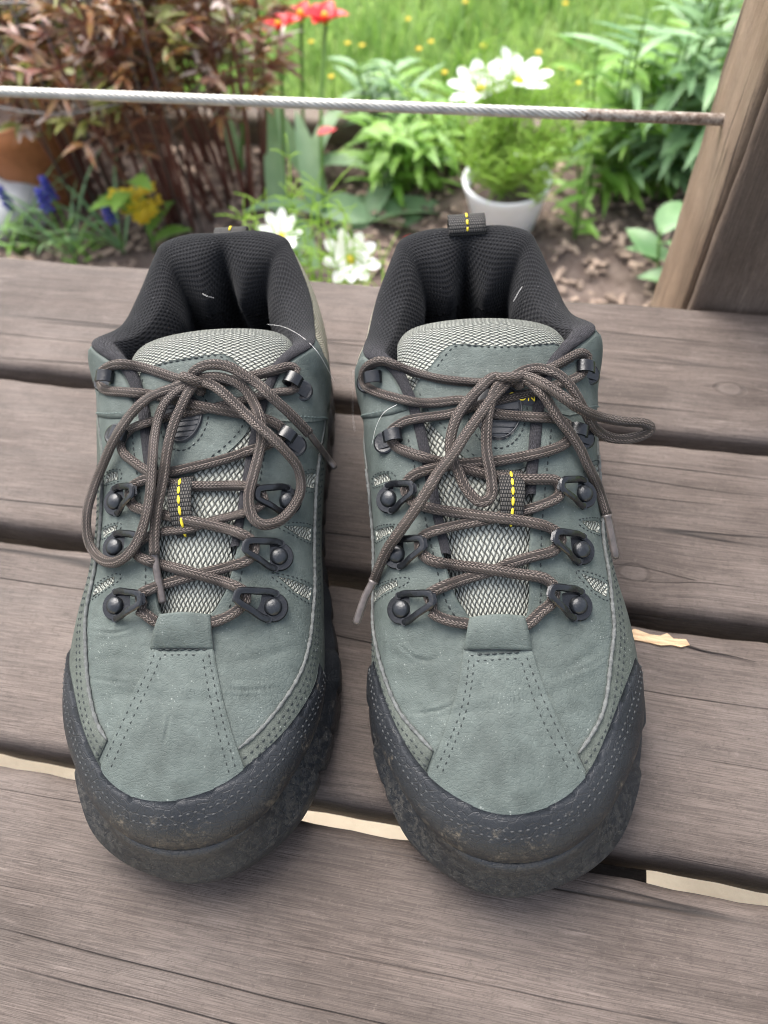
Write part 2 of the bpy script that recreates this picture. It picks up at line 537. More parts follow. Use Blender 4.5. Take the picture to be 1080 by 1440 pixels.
sheet('ground', [(-60, -60, 0), (60, -60, 0), (60, 60, 0), (-60, 60, 0)], GZ - .008, MAT['lawn'], 20, 20)
sheet('garden_bed', [an(-4, .44), an(4, .44), an(4, 1.30), an(-4, 1.30)], GZ, MAT['soil'], 160, 22, .006)
sheet('paved_path', [an(-4, -4), an(4, -4), an(4, .44), an(-4, .44)], GZ + .002, MAT['paving'])

# ------------------------------------------------------------------ wooden platform the shoes stand on
WB, WD, WP = (.113, .089, .076), (.044, .033, .027), (.150, .123, .108)
PL_W, PL_T, PL_P = .1062, .040, .1157
deck = empty('wooden_platform', (0, 0, GZ), YAW)
tag(deck, 'weathered grey-brown platform of wide wooden planks carrying both shoes', 'platform')
def plank_mesh(seed, x0, x1, w, t, r=.0062, notch=None):
    rnd = np.random.default_rng(seed)
    prof = []
    for (cx, cy, a0) in ((-w / 2 + r, -r, 90), (-w / 2 + r, -t + r, 180), (w / 2 - r, -t + r, 270), (w / 2 - r, -r, 0)):
        for q in range(4):
            a = math.radians(a0 + 30 * q)
            prof.append((cx + r * math.cos(a), cy + r * math.sin(a)))
    prof = prof[:4] + prof[4:]
    # extra points across the top so that it can be slightly uneven
    top = [(w / 2 - r - (w - 2 * r) * q / 12, 0.0) for q in range(1, 12)]
    prof = prof + top
    m = len(prof)
    nx = 260
    xs = np.linspace(x0, x1, nx)
    ph = rnd.uniform(0, 6, 8)
    v = []
    for x in xs:
        for q, (py, pz) in enumerate(prof):
            e = .0004 * math.sin(x * 37 + ph[0]) + .0003 * math.sin(x * 91 + ph[1]) + .0003 * math.sin(x * 213 + ph[2])
            yy = py + (e if py > 0 else -e * .8) * (abs(py) > w / 2 - 2 * r)
            zz = pz
            if pz > -2 * r:
                zz += .0004 * math.sin(x * 21 + py * 60 + ph[3]) + .0003 * math.sin(x * 55 - py * 150 + ph[4])
                zz -= .0006 * (2 * py / w) ** 2
            v.append((x, yy, zz))
    f = []
    for i in range(nx - 1):
        for q in range(m):
            q2 = (q + 1) % m
            f.append((i * m + q, i * m + q2, (i + 1) * m + q2, (i + 1) * m + q))
    f.append(tuple(range(m))[::-1]); f.append(tuple((nx - 1) * m + q for q in range(m)))
    f = [q[::-1] for q in f]
    return v, f
knotset = [[(.1278, .3332, .0050)], [(.0731, .2010, .0048)], [(-.30, .12, .005)], []]
knotset = [[(a_, n_ - (.0576 + PL_P * (3 - i_) - PL_W / 2), r_) for a_, n_, r_ in q_] for i_, q_ in enumerate(knotset)]
for i in range(4):
    back = .0576 + PL_P * (3 - i)
    mat = m_wood('weathered_plank_%d' % i, tuple(a * (1.18, 1.05, .98, .94)[i] for a in WB), WD, tuple(a * (1.22, 1.08, 1.0, .96)[i] for a in WP), 2.3 * i + 1.7, knotset[i])
    v, f = plank_mesh(i, -1.15, 1.05, PL_W, PL_T)
    p = mesh_obj('plank', v, f, mat, deck)
    p.location = (0, back - PL_W / 2, -GZ)
    MAT['plank%d' % i] = mat
MAT['timber_dark'] = m_wood('dark_timber', (.075, .06, .05), (.03, .024, .02), (.11, .095, .085), 9.1)
for a in (-.62, .068, .72):
    mb = MB(); mb.box((0, 0, 0), (.040, .43, .09), None, .003)
    o = mb.build('joist', MAT['timber_dark'], deck, smooth=False)
    o.location = (a, .182, -GZ - PL_T - .0462)
    for b in (0.0, .36):
        mb = MB(); mb.box((0, 0, 0), (.07, .07, .29), None, .003)
        o = mb.build('leg', MAT['timber_dark'], deck, smooth=False)
        o.location = (a + .056, b, .147)
# the split on the third plank, with fresh pale wood showing
k = NT('fresh_split_wood', .7, .2)
g = k.noise(k.map(k.coord(), (25, 420, 420)), 1.0, 4, .6)
MAT['fresh'] = k.done(k.mix(k.ramp(g, [(.35, 0.0), (.65, 1.0)]), (.22, .12, .06), (.58, .42, .26)), None, k.bump(g, .8, .001))
sp = [(x * .62, y * .62) for x, y in [(0, 0), (.011, -.0035), (.019, -.003), (.024, -.0005), (.029, -.004), (.038, -.0035), (.041, -.0075), (.034, -.0105), (.027, -.0095), (.019, -.0115), (.009, -.010), (-.003, -.0095), (-.006, -.003)]]
tb = MB()
nn = len(sp)
tb.add([(x, y, .0004 + .0005 * (q % 2)) for q, (x, y) in enumerate(sp)] + [(x, y, -.004) for x, y in sp],
       [tuple(range(nn))[::-1]] + [(q, (q + 1) % nn, nn + (q + 1) % nn, nn + q) for q in range(nn)])
P3 = at_z(893, 882, 0)
o = tb.build('split', MAT['fresh'], deck, smooth=False)
o.location = (P3.dot(A2), P3.dot(N2) - .001, -GZ)
# dark crack running on from the split
cb = MB()
path = catmull([(.023, -.0047, 0), (.032, -.0065, 0), (.044, -.0072, 0), (.055, -.0085, 0)], 6)
cb.tube(path, np.interp(np.linspace(0, 1, len(path)), [0, .3, 1], [.0008, .0005, .0001]), 6, flat=.5)
MAT['crack'] = m_plain('crack_shadow_wood', (.018, .014, .012), .9)
o = cb.build('crack', MAT['crack'], deck)
o.location = (P3.dot(A2), P3.dot(N2) - .001, -GZ)

# ------------------------------------------------------------------ railing post and cable
MAT['post'] = m_wood('post_timber', (.225, .158, .110), (.115, .078, .055), (.28, .215, .16), 5.2)
MAT['post_dark'] = m_wood('post_board_timber', (.150, .110, .085), (.075, .055, .043), (.21, .165, .132), 6.4, [(.10, .0, .006)])
def upright(name, a0, a1, n0, n1, z0, z1, mat, parent, r=.006, seed=0, amp=.35):
    """square timber standing upright; its local x runs up so the grain follows it"""
    rnd = np.random.default_rng(seed)
    w, dpt = a1 - a0, n1 - n0
    prof = []
    for (cx, cy, ang) in ((w / 2 - r, dpt / 2 - r, 0), (-w / 2 + r, dpt / 2 - r, 90), (-w / 2 + r, -dpt / 2 + r, 180), (w / 2 - r, -dpt / 2 + r, 270)):
        for q in range(4):
            t = math.radians(ang + 30 * q)
            prof.append((cx + r * math.cos(t), cy + r * math.sin(t)))
    m = len(prof); nx = 120; ph = rnd.uniform(0, 6, 6)
    v, f = [], []
    for x in np.linspace(0, z1 - z0, nx):
        for (p, q) in prof:
            e = amp * (.0010 * math.sin(x * 26 + ph[0] + 9 * p) + .0006 * math.sin(x * 73 + ph[1]) + .0004 * math.sin(x * 190 + ph[2]))
            v.append((x, p + e * np.sign(p), q + e * np.sign(q)))
    for i in range(nx - 1):
        for q in range(m):
            q2 = (q + 1) % m
            f.append((i * m + q, (i + 1) * m + q, (i + 1) * m + q2, i * m + q2))
    f.append(tuple(range(m))); f.append(tuple((nx - 1) * m + q for q in range(m))[::-1])
    o = mesh_obj(name, v, f, mat, parent)
    c = an((a0 + a1) / 2, (n0 + n1) / 2, z0)
    base = Matrix((Vector((0, 0, 1)), A2, N2)).transposed().to_4x4()
    base.translation = c
    o.matrix_world = base if parent is None else base
    return o
PA = .106
post = tag(empty('railing_post'), 'brown square wooden railing post standing behind the platform at right', 'post')
o = upright('shaft', PA, PA + .095, .418, .513, GZ, .62, MAT['post'], post, .004, 3)
o = upright('facing_board', PA + .004, PA + .130, .4085, .4175, -.36, .60, MAT['post_dark'], post, .003, 4)
# steel cable
kc = NT('steel_wire', .38, .5)
kc.b.inputs['Metallic'].default_value = .55
kc_n = kc.noise(kc.coord(), 90, 4, .6)
MAT['steel'] = kc.done(kc.mix(kc.ramp(kc_n, [(.35, 0.0), (.7, 1.0)]), (.26, .255, .235), (.40, .39, .36)))
kr = NT('rusty_steel', .6, .4)
kr.b.inputs['Metallic'].default_value = .4
n_ = kr.noise(kr.coord(), 260, 5, .7)
MAT['rust'] = kr.done(kr.mix(kr.ramp(n_, [(.40, 0.0), (.66, 1.0)]), (.10, .07, .052), (.34, .30, .26)), None, kr.bump(n_, .5, .001))
CN, CZ = .466, .0872
cable = tag(empty('railing_cable', an(0, CN, CZ)), 'grey twisted steel cable strung tight to the post', 'cable')
tw = 7
for s_ in range(tw):
    path = []
    for x in np.linspace(-1.3, .056, 520):
        th = x * 2 * math.pi / .034 + 2 * math.pi * s_ / tw
        path.append(an(x, 0, 0) + N2 * (.00215 * math.cos(th)) + Vector((0, 0, .00215 * math.sin(th))))
    mb = MB(); mb.tube(path, .00132, 6)
    mb.build('strand', MAT['steel'], cable)
mb = MB(); mb.tube([an(x, 0, 0) for x in np.linspace(.018, PA + .012, 12)], np.r_[.0029, np.full(11, .0034)], 16)
mb.build('end_fitting', MAT['rust'], cable)
# ------------------------------------------------------------------ shoe materials
MAT['leather'] = m_leather('green_grey_nubuck', (.045, .057, .051), (.076, .091, .083))
MAT['leather2'] = m_leather('green_grey_nubuck_band', (.042, .050, .042), (.069, .078, .066), 1.3)
MAT['raw_edge'] = m_plain('raw_leather_edge', (.092, .096, .093), .9, .1, var=.35, scale=500, bump=.6, bs=900)
MAT['dark_edge'] = m_plain('dark_leather_edge', (.035, .042, .04), .8, .2)
MAT['toe'] = m_toe_leather('black_toe_leather')
MAT['rubber'] = m_toe_leather('black_sole_rubber', True)
MAT['weave'] = m_weave('grey_green_mesh', (.32, .33, .29), (.014, .014, .012))
MAT['beige_mesh'] = m_weave('beige_collar_mesh', (.40, .37, .29), (.17, .155, .12), 420, 420)
MAT['lining'] = m_lining('black_collar_mesh')
MAT['lace'] = m_lace('brown_braided_lace')
MAT['aglet'] = m_plain('lace_tip_plastic', (.060, .050, .046), .3, .5, var=.4, scale=300)
MAT['hook'] = m_plain('black_hook_metal', (.006, .0065, .008), .27, .42, metal=.0, var=.35, scale=120, bump=.25, bs=500)
MAT['rivet'] = m_plain('rivet_metal', (.009, .0105, .013), .36, .5, metal=.05, var=.35, scale=300, bump=.35, bs=700)
MAT['web'] = m_web('black_webbing')
MAT['yellow'] = m_plain('yellow_thread', (.60, .46, .03), .6, .3, var=.35, scale=400)
MAT['thread'] = m_plain('dark_thread', (.020, .024, .024), .7, .2)
MAT['thread_c'] = m_plain('dusty_black_thread', (.045, .046, .046), .8, .2, var=.4, scale=300)
MAT['thread_l'] = m_plain('grey_green_thread', (.10, .125, .115), .7, .2)
MAT['badge'] = m_plain('black_badge_rubber', (.030, .031, .034), .5, .4)
MAT['insole'] = m_plain('insole_cloth', (.02, .02, .022), .9, .1)
MAT['hair'] = m_plain('white_hair', (.75, .73, .70), .5, .4)

# ------------------------------------------------------------------ parametric surfaces
class Surf:
    """a surface P(u, v) sampled on a grid; shapes are laid on it by (u, v)"""
    def __init__(s, fn, u0, u1, nu, v0, v1, nv, out, mmu, mmv):
        s.fn, s.u0, s.u1, s.nu, s.v0, s.v1, s.nv = fn, u0, u1, nu, v0, v1, nv
        s.mmu, s.mmv, s.out = mmu, mmv, out
        uu, vv = np.meshgrid(np.linspace(u0, u1, nu + 1), np.linspace(v0, v1, nv + 1), indexing='ij')
        s.uu, s.vv = uu, vv
        s.P = fn(uu.ravel(), vv.ravel())
        s.disp = np.zeros((nu + 1, nv + 1))
        s.quads = np.array([[i * (nv + 1) + j, (i + 1) * (nv + 1) + j, (i + 1) * (nv + 1) + j + 1, i * (nv + 1) + j + 1] for i in range(nu) for j in range(nv)])
        s.bvh = BVHTree.FromPolygons([Vector(p) for p in s.P], [tuple(map(int, q)) for q in s.quads])
    def normal(s, u, v):
        e = 1e-3
        du = s.fn(u + e * (s.u1 - s.u0) * .05, v) - s.fn(u - e * (s.u1 - s.u0) * .05, v)
        dv = s.fn(u, np.minimum(v + e, s.v1)) - s.fn(u, np.maximum(v - e, s.v0))
        n = np.cross(du, dv)
        n /= np.linalg.norm(n, axis=1)[:, None] + 1e-15
        P = s.fn(u, v)
        sg = np.sign(((P - s.out(P)) * n).sum(1)); sg[sg == 0] = 1
        return n * sg[:, None]
    def dis(s, u, v):
        a = np.clip((np.asarray(u) - s.u0) / (s.u1 - s.u0) * s.nu, 0, s.nu - 1e-6)
        b = np.clip((np.asarray(v) - s.v0) / (s.v1 - s.v0) * s.nv, 0, s.nv - 1e-6)
        i, j = a.astype(int), b.astype(int); a -= i; b -= j
        D = s.disp
        return D[i, j] * (1 - a) * (1 - b) + D[i + 1, j] * a * (1 - b) + D[i, j + 1] * (1 - a) * b + D[i + 1, j + 1] * a * b
    def ev(s, uv, off=0.0):
        uv = np.asarray(uv, float)
        return s.fn(uv[:, 0], uv[:, 1]) + s.normal(uv[:, 0], uv[:, 1]) * (s.dis(uv[:, 0], uv[:, 1]) + off)[:, None]
    def uv_of(s, p, idx):
        q = s.quads[idx]; i, j = divmod(idx, s.nv)
        p0, p1, p3 = s.P[q[0]], s.P[q[1]], s.P[q[3]]
        e1, e2, w = p1 - p0, p3 - p0, np.array(p) - p0
        G = np.array([[e1 @ e1, e1 @ e2], [e1 @ e2, e2 @ e2]]); r = np.array([w @ e1, w @ e2])
        try: a, b = np.clip(np.linalg.solve(G + 1e-14 * np.eye(2), r), 0, 1)
        except Exception: a = b = .5
        return (s.u0 + (i + a) / s.nu * (s.u1 - s.u0), s.v0 + (j + b) / s.nv * (s.v1 - s.v0))
    def hit(s, o, d):
        h = s.bvh.ray_cast(o, d)
        if h[0] is None:
            best = None
            for q in np.linspace(.15, .5, 120):
                g = s.bvh.find_nearest(o + d * q)
                if best is None or g[3] < best[3]: best = g
            h = best
        return s.uv_of(h[0], h[2])
    def base_mesh(s, name, mat, parent, uv=True, edge=None):
        n = s.normal(s.uu.ravel(), s.vv.ravel())
        v = s.P + n * s.disp.ravel()[:, None]
        uvs = np.stack([s.uu.ravel() * s.mmu, s.vv.ravel() * s.mmv], 1) / 1000
        f = orient(v, s.quads, n)
        return mesh_obj(name, v, f, mat, parent, True, uvs if uv else None)
    def patch(s, name, outline, off, mat, parent, edge=None, step=1.5, soft=.45, sink=.0012, kind=None):
        O = np.asarray(outline, float) * (s.mmu, s.mmv)
        O = resample(np.vstack([O, O[:1]]), step * .8)[:-1]
        mn, mx = O.min(0), O.max(0)
        gx, gy = np.meshgrid(np.arange(mn[0], mx[0], step), np.arange(mn[1], mx[1], step), indexing='ij')
        G = np.stack([gx.ravel(), gy.ravel()], 1)
        G = G[inside(G, O)]
        if len(G):
            dmin = np.full(len(G), 9e9)
            for i in range(0, len(O), 64):
                dmin = np.minimum(dmin, np.sqrt(((G[:, None] - O[None, i:i + 64]) ** 2).sum(2)).min(1))
            G = G[dmin > step * .62]
        pts = [Vector(p) for p in O] + [Vector(p) for p in G]
        nb = len(O)
        vv, ee, ff, *_ = delaunay_2d_cdt(pts, [], [list(range(nb))], 1, 1e-6)
        V2 = np.array([tuple(p) for p in vv])
        isb = np.zeros(len(V2), bool)
        for i in range(0, len(V2)):
            if i < nb: isb[i] = True
        uv = V2 / (s.mmu, s.mmv)
        o = np.where(isb, off * soft, off)
        P = s.fn(uv[:, 0], uv[:, 1]); N = s.normal(uv[:, 0], uv[:, 1])
        D = s.dis(uv[:, 0], uv[:, 1])
        top = P + N * (o + D)[:, None]
        low = P[:nb] + N[:nb] * (D[:nb] - sink)[:, None]
        F = [list(q) for q in orient(top, [tuple(q) for q in ff], N)]
        nv = len(top)
        fm = [0] * len(F); sm = [True] * len(F)
        W = [(i, nv + i, nv + (i + 1) % nb, (i + 1) % nb) for i in range(nb)]
        F += W; fm += [1] * nb; sm += [False] * nb
        ob = mesh_obj(name, np.vstack([top, low]), F, mat, parent, sm, np.vstack([V2, O]) / 1000, [mat, edge or mat], fm)
        if kind: ob['kind'] = kind
        return ob
    def stitches(s, paths, off, mat, parent, pitch=2.9, length=2.0, w=.8, name='stitching'):
        mb = MB()
        for path in paths:
            uv = resample(np.asarray(path, float) * (s.mmu, s.mmv), .4) / (s.mmu, s.mmv)
            P = s.ev(uv, off)
            N = s.normal(uv[:, 0], uv[:, 1])
            L = np.r_[0, np.cumsum(np.linalg.norm(np.diff(P, axis=0), axis=1))] * 1000
            q = pitch / 2
            while q + length / 2 < L[-1]:
                ctr = np.array([np.interp(q, L, P[:, k]) for k in range(3)])
                a = np.array([np.interp(q - length / 2, L, P[:, k]) for k in range(3)])
                b = np.array([np.interp(q + length / 2, L, P[:, k]) for k in range(3)])
                n = np.array([np.interp(q, L, N[:, k]) for k in range(3)]); n /= np.linalg.norm(n)
                t = (b - a) / (np.linalg.norm(b - a) + 1e-9); sd = np.cross(t, n) * w / 2000
                h = n * .00042
                v = [a - sd * .5 - h, a + sd * .5 - h, ctr + sd - h * .6, b + sd * .5 - h, b - sd * .5 - h, ctr - sd - h * .6, ctr + h]
                mb.add(v, [(0, 1, 6), (1, 2, 6), (2, 3, 6), (3, 4, 6), (4, 5, 6), (5, 0, 6)])
                q += pitch * random.uniform(.93, 1.07)
        o = mb.build(name, mat, parent)
        o['kind'] = 'stuff'
        return o

def inside(P, O):
    r = np.zeros(len(P), bool)
    n = len(O); j = n - 1
    for i in range(n):
        xi, yi = O[i]; xj, yj = O[j]
        c = ((yi > P[:, 1]) != (yj > P[:, 1])) & (P[:, 0] < (xj - xi) * (P[:, 1] - yi) / (yj - yi + 1e-12) + xi)
        r ^= c; j = i
    return r

def orient(v, faces, N):
    v = np.asarray(v); out = []
    F = [tuple(map(int, f)) for f in faces]
    if not F: return F
    A = np.array([[f[0], f[1], f[2]] for f in F])
    n = np.cross(v[A[:, 1]] - v[A[:, 0]], v[A[:, 2]] - v[A[:, 0]])
    sg = (n * np.asarray(N)[A[:, 0]]).sum(1)
    return [f if q >= 0 else f[::-1] for f, q in zip(F, sg)]

# ribs of the upper: sole edge, two shaping points, throat or collar edge (millimetres; outer side is -x)
TOE = ((0, 10.5, 37), (0, 5.5, 56.5), (1, 52, 62), (1, 89, 73))
HEEL = ((0, 304, 32), (0, 313, 52), (0, 307, 79), (0, 297, 97))
INNER = [
 ((16.5, 13.5, 37), (18.5, 9.5, 55), (8, 52, 61), (5, 89, 73)),
 ((30, 23.5, 36), (35, 19, 54), (17, 54, 61), (9, 89.5, 73)),
 ((40.5, 39.5, 35), (47, 36, 53), (27, 62, 61), (12, 91, 73.5)),
 ((47.5, 57, 33), (56, 56, 52), (35, 76, 63), (15, 94.5, 75.5)),
 ((50, 77, 32), (58, 77, 52), (41, 89, 68), (18, 99, 78)),
 ((49, 97, 32), (58, 98, 53), (44, 104, 73), (20.5, 108, 81)),
 ((47, 117, 32), (57.5, 118, 54), (47, 119, 77.5), (22.5, 119, 84)),
 ((44, 138, 32), (57, 138, 55), (50, 136, 82.5), (25, 134, 88)),
 ((43, 160, 32), (57, 160, 58), (55, 158, 90), (28.5, 157, 95)),
 ((43, 180, 32), (57, 181, 60), (60, 180, 95), (33, 180, 100.5)),
 ((43, 195, 32), (56, 196, 60), (60, 195, 95), (40, 196, 104)),
 ((44, 208, 32), (55, 208, 60), (61, 208, 92), (51, 208, 103)),
 ((45, 226, 32), (54, 226, 55), (56, 229, 80), (49.5, 231, 93.5)),
 ((45, 250, 32), (53, 250, 53), (52.5, 256, 75), (45.5, 258, 90.5)),
 ((42, 274, 32), (49, 276, 52), (44, 284, 78), (37, 284, 94)),
 ((32, 293, 32), (36, 299, 52), (33, 298, 77), (32, 292.5, 96.5)),
 ((17, 302, 32), (19, 310, 52), (18, 306, 79), (18, 297, 97.5))]
OUTER = [
 ((-16.5, 13.5, 37), (-18.5, 9.5, 55), (-6, 52, 61), (-3, 89, 73)),
 ((-31, 23.5, 36), (-36, 19, 54), (-15, 54, 61), (-7, 89.5, 73)),
 ((-43.5, 39.5, 35), (-49, 36, 53), (-25, 62, 61), (-10, 91, 73.5)),
 ((-52, 57, 33), (-60, 56, 52), (-34, 77, 63), (-11.5, 95, 75.5)),
 ((-55, 77, 32), (-64, 77, 51), (-40, 91, 67), (-12.5, 101, 78)),
 ((-54, 97, 32), (-64, 98, 52), (-43, 106, 72), (-13, 110, 81)),
 ((-51, 117, 32), (-61, 118, 53), (-44, 120, 77), (-14.5, 121, 84)),
 ((-47, 138, 32), (-59, 138, 55), (-47, 137, 82), (-17, 136, 88.5)),
 ((-44, 160, 32), (-58, 160, 58), (-52, 158, 90), (-21, 157, 95)),
 ((-43, 180, 32), (-58, 182, 60), (-58, 181, 95), (-26, 180, 100.5)),
 ((-43, 196, 32), (-57, 198, 60), (-61, 199, 95), (-35, 198, 104)),
 ((-43, 213, 32), (-55, 214, 60), (-62, 216, 93), (-52, 216, 103)),
 ((-44, 230, 32), (-54, 230, 55), (-53.5, 236, 80), (-45.5, 238, 93)),
 ((-44, 252, 32), (-53, 252, 53), (-49.5, 261, 75), (-41.5, 263, 91)),
 ((-41, 275, 32), (-48, 277, 52), (-43, 285, 78), (-36.5, 284.5, 94)),
 ((-31, 294, 32), (-35, 300, 52), (-33, 298, 77), (-32, 292.5, 96.5)),
 ((-17, 302, 32), (-19, 310, 52), (-18, 306, 79), (-18, 297, 97.5))]
RIBS = np.array([HEEL] + OUTER[::-1] + [TOE] + INNER, float) / 1000      # t: 0 heel, 18 toe, 36 heel again
NR = len(RIBS)
def cat_ev(C, t, periodic=True):
    n = len(C)
    i = np.floor(t).astype(int); f = (t - i)
    g = (lambda q: C[q % n]) if periodic else (lambda q: C[np.clip(q, 0, n - 1)])
    p0, p1, p2, p3 = g(i - 1), g(i), g(i + 1), g(i + 2)
    f = f.reshape((-1,) + (1,) * (C.ndim - 1))
    return .5 * (2 * p1 + (p2 - p0) * f + (2 * p0 - 5 * p1 + 4 * p2 - p3) * f ** 2 + (3 * p1 - p0 - 3 * p2 + p3) * f ** 3)
def upper_fn(mir):
    def fn(t, h):
        C = cat_ev(RIBS, np.asarray(t, float))
        h = np.asarray(h, float)[:, None]
        P = C[:, 0] * (1 - h) ** 3 + 3 * C[:, 1] * h * (1 - h) ** 2 + 3 * C[:, 2] * h * h * (1 - h) + C[:, 3] * h ** 3
        return P * (mir, 1, 1)
    return fn
RIM_I = [(0, -1), (17, 2.5), (31, 11.5), (41, 22), (48, 36), (54, 54), (57, 73), (57, 90), (54, 110), (50, 135), (47, 160), (47, 190), (49, 215), (50, 240), (49, 262), (44, 283), (34, 299), (18, 308), (0, 311)]
RIM_O = [(-17, 2.5), (-32, 9), (-44, 19), (-53, 34), (-60, 52), (-64, 70), (-65, 88), (-62, 110), (-57, 135), (-52, 160), (-50, 190), (-50, 215), (-50, 240), (-48, 262), (-43, 283), (-33, 299), (-18, 308)]
RIM = np.array([RIM_I[-1]] + RIM_O[::-1] + RIM_I[:-1], float) / 1000      # same order as the ribs: heel, outer, toe, inner

def gauss(a, s):
    r = int(3 * s) + 1
    k = np.exp(-.5 * (np.arange(-r, r + 1) / s) ** 2); k /= k.sum()
    return np.convolve(np.pad(a, r, 'edge'), k, 'valid')

class Shoe:
    def __init__(s, data):
        s.D = data
        s.mir = data['mir']
        s.root = empty('hiking_shoe', data['loc'], -math.radians(data['ang']))
        tag(s.root, data['label'], 'shoe', 'pair of hiking shoes')
        s.W = Matrix.Translation(Vector(data['loc'])) @ Matrix.Rotation(-math.radians(data['ang']), 4, 'Z')
        s.Wi = s.W.inverted()
        s.o = s.Wi @ CAMP
        cen = lambda P: np.stack([np.zeros(len(P)), np.clip(P[:, 1], .075, .26), np.full(len(P), .045)], 1)
        s.up = Surf(upper_fn(s.mir), 0, 36, 36 * 30, 0, 1, 96, cen, 19.0, 88.0)
        s.make_tongue()
        s.make_lining()
        allp, allq, off = [], [], 0
        for q in (s.up, s.tg, s.ln):
            allp.append(q.P); allq.append(q.quads + off); off += len(q.P)
        s.all = BVHTree.FromPolygons([Vector(p) for p in np.vstack(allp)], [tuple(map(int, q)) for q in np.vstack(allq)])
    def d(s, px, py): return (s.Wi.to_3x3() @ pray(px, py))
    def th(s, pts, surf=None, n=6):
        """points measured in the photo, traced onto the surface"""
        surf = surf or s.up
        P = catmull(pts, n) if n else np.asarray(pts, float)
        U = np.array([surf.hit(s.o, s.d(*p)) for p in P])
        if n and len(U) > 8:
            for _ in range(3):
                U[1:-1] = .25 * U[:-2] + .5 * U[1:-1] + .25 * U[2:]
        return U
    # -------------------------------------------------------------- tongue
    def make_tongue(s):
        sh = s.D['tongue_shift']
        C = np.array([(1, 82, 66, 16), (2, 100, 74, 20), (3, 125, 83.5, 24), (4, 150, 91, 28), (4, 172, 98, 31), (4, 190, 104, 34.5), (4, 203, 109, 37), (4, 211, 112.5, 37.5), (4, 215.5, 113, 37), (4, 219, 111, 36), (4, 220.5, 106, 33), (4, 219.5, 98, 32.5), (4, 217, 88, 32)], float)
        C[:, 0] += np.interp(C[:, 1], [85, 210], [0, sh])
        C /= 1000
        n = len(C) - 1
        mir = s.mir
        def fn(u, v):
            K = cat_ev(C, np.clip(np.asarray(v, float) * n, 0, n - 1e-6), False)
            u = np.asarray(u, float)
            w = K[:, 3]
            x = K[:, 0] + w * np.sin(u * 1.15) / math.sin(1.15)
            z = K[:, 2] - w * .30 * (1 - np.cos(u * 1.3)) - .002 * u ** 6
            y = K[:, 1] + s.D['tongue_dy'] * np.clip(v * 2 - .6, 0, 1) - .007 * u ** 8 * np.clip(v * 1.6 - .6, 0, 1) + .003 * u * np.clip(v, 0, 1)
            z = z + s.D['tongue_dz'] * np.clip(v * 2 - .6, 0, 1)
            return np.stack([mir * x, y, z], 1)
        cen = lambda P: np.stack([P[:, 0], np.clip(P[:, 1] - .0, 0, .214), P[:, 2] * 0 + .06], 1)
        s.tg = Surf(fn, -1, 1, 90, 0, 1, 150, lambda P: np.stack([P[:, 0] * .3, np.minimum(P[:, 1], .205), np.full(len(P), .02)], 1), 34.0, 168.0)
    # -------------------------------------------------------------- padded collar lining
    def make_lining(s):
        mir = s.mir
        u0, u1 = -11.3, 9.9 + .0       # rib index measured from the heel (negative: inner side)
        # cross-section: inward distance, height relative to the top line (mm)
        S = np.array([(0.5, -2.0), (-0.4, 2.0), (2.0, 4.8), (6.0, 5.0), (11.0, 1.0), (14.0, -8.0), (14.5, -20.0), (12.0, -36.0), (9.0, -52.0), (8.0, -66.0)]) / 1000
        n = len(S) - 1
        def fn(u, v):
            u = np.asarray(u, float); v = np.asarray(v, float)
            C = cat_ev(RIBS, u)
            T = C[:, 3].copy()
            e = .05
            Ta, Tb = cat_ev(RIBS, u + e)[:, 3], cat_ev(RIBS, u - e)[:, 3]
            tan = Ta - Tb; tan[:, 2] = 0; tan /= np.linalg.norm(tan, axis=1)[:, None] + 1e-12
            nin = np.stack([-tan[:, 1], tan[:, 0], 0 * u], 1)
            cen = np.stack([0 * u, np.full(len(u), .25), 0 * u], 1)
            sg = np.sign(((cen - T) * nin).sum(1)); nin *= sg[:, None]
            rad = np.stack([-T[:, 0], .243 - T[:, 1], 0 * u], 1); rad /= np.linalg.norm(rad, axis=1)[:, None] + 1e-12
            wr_ = np.clip((5.2 - np.abs(u)) / 1.5, 0, 1)[:, None]
            nin = rad * wr_ + nin * (1 - wr_)
            # keep the frame steady round the tight front corners
            front = np.clip((np.abs(u) - 5.0) / 2.0, 0, 1)
            side = np.stack([-np.sign(T[:, 0]), 0 * u, 0 * u], 1)
            nin = nin * (1 - front[:, None]) + side * front[:, None]
            nin /= np.linalg.norm(nin, axis=1)[:, None] + 1e-12
            K = cat_ev(S, np.clip(v * n, 0, n - 1e-6), False)
            a = np.abs(u)
            lobe = .95 - .50 * np.exp(-(u / .42) ** 2) + 1.15 * np.exp(-((a - 1.3) / 1.15) ** 2) + .45 * np.exp(-((a - 3.6) / 1.1) ** 2)
            lobe = .95 + (lobe - .95) * np.clip((v - .22) / .40, 0, 1)
            thin = np.interp(a, [0, 5.0, 6.2, 7.5, 11.5], [1, 1, .75, .42, .30])
            deep = np.clip((v - .35) / .65, 0, 1)
            inn = K[:, 0] * lobe * thin * (1 + .25 * deep)
            up = K[:, 1] * np.interp(a, [0, 3, 4.6, 6.5, 8, 11.5], [1, .8, .40, .35, .25, .15])
            up = np.where(K[:, 1] < 0, K[:, 1], up)
            P = T + nin * inn[:, None]
            P[:, 2] += up
            P[:, 1] -= .004 * deep * np.exp(-(u / 2.0) ** 2)
            P[:, 2] = np.maximum(P[:, 2], .031)
            return P * (mir, 1, 1)
        s.ln = Surf(fn, u0, u1, 240, 0, 1, 70, lambda P: np.stack([P[:, 0] * 0, np.full(len(P), .25), np.full(len(P), .3)], 1), 17.0, 95.0)
        # the padding's visible side faces the opening
        s.ln.out = lambda P: P * 2 - np.stack([P[:, 0] * 0, np.full(len(P), .235), np.full(len(P), .25)], 1)
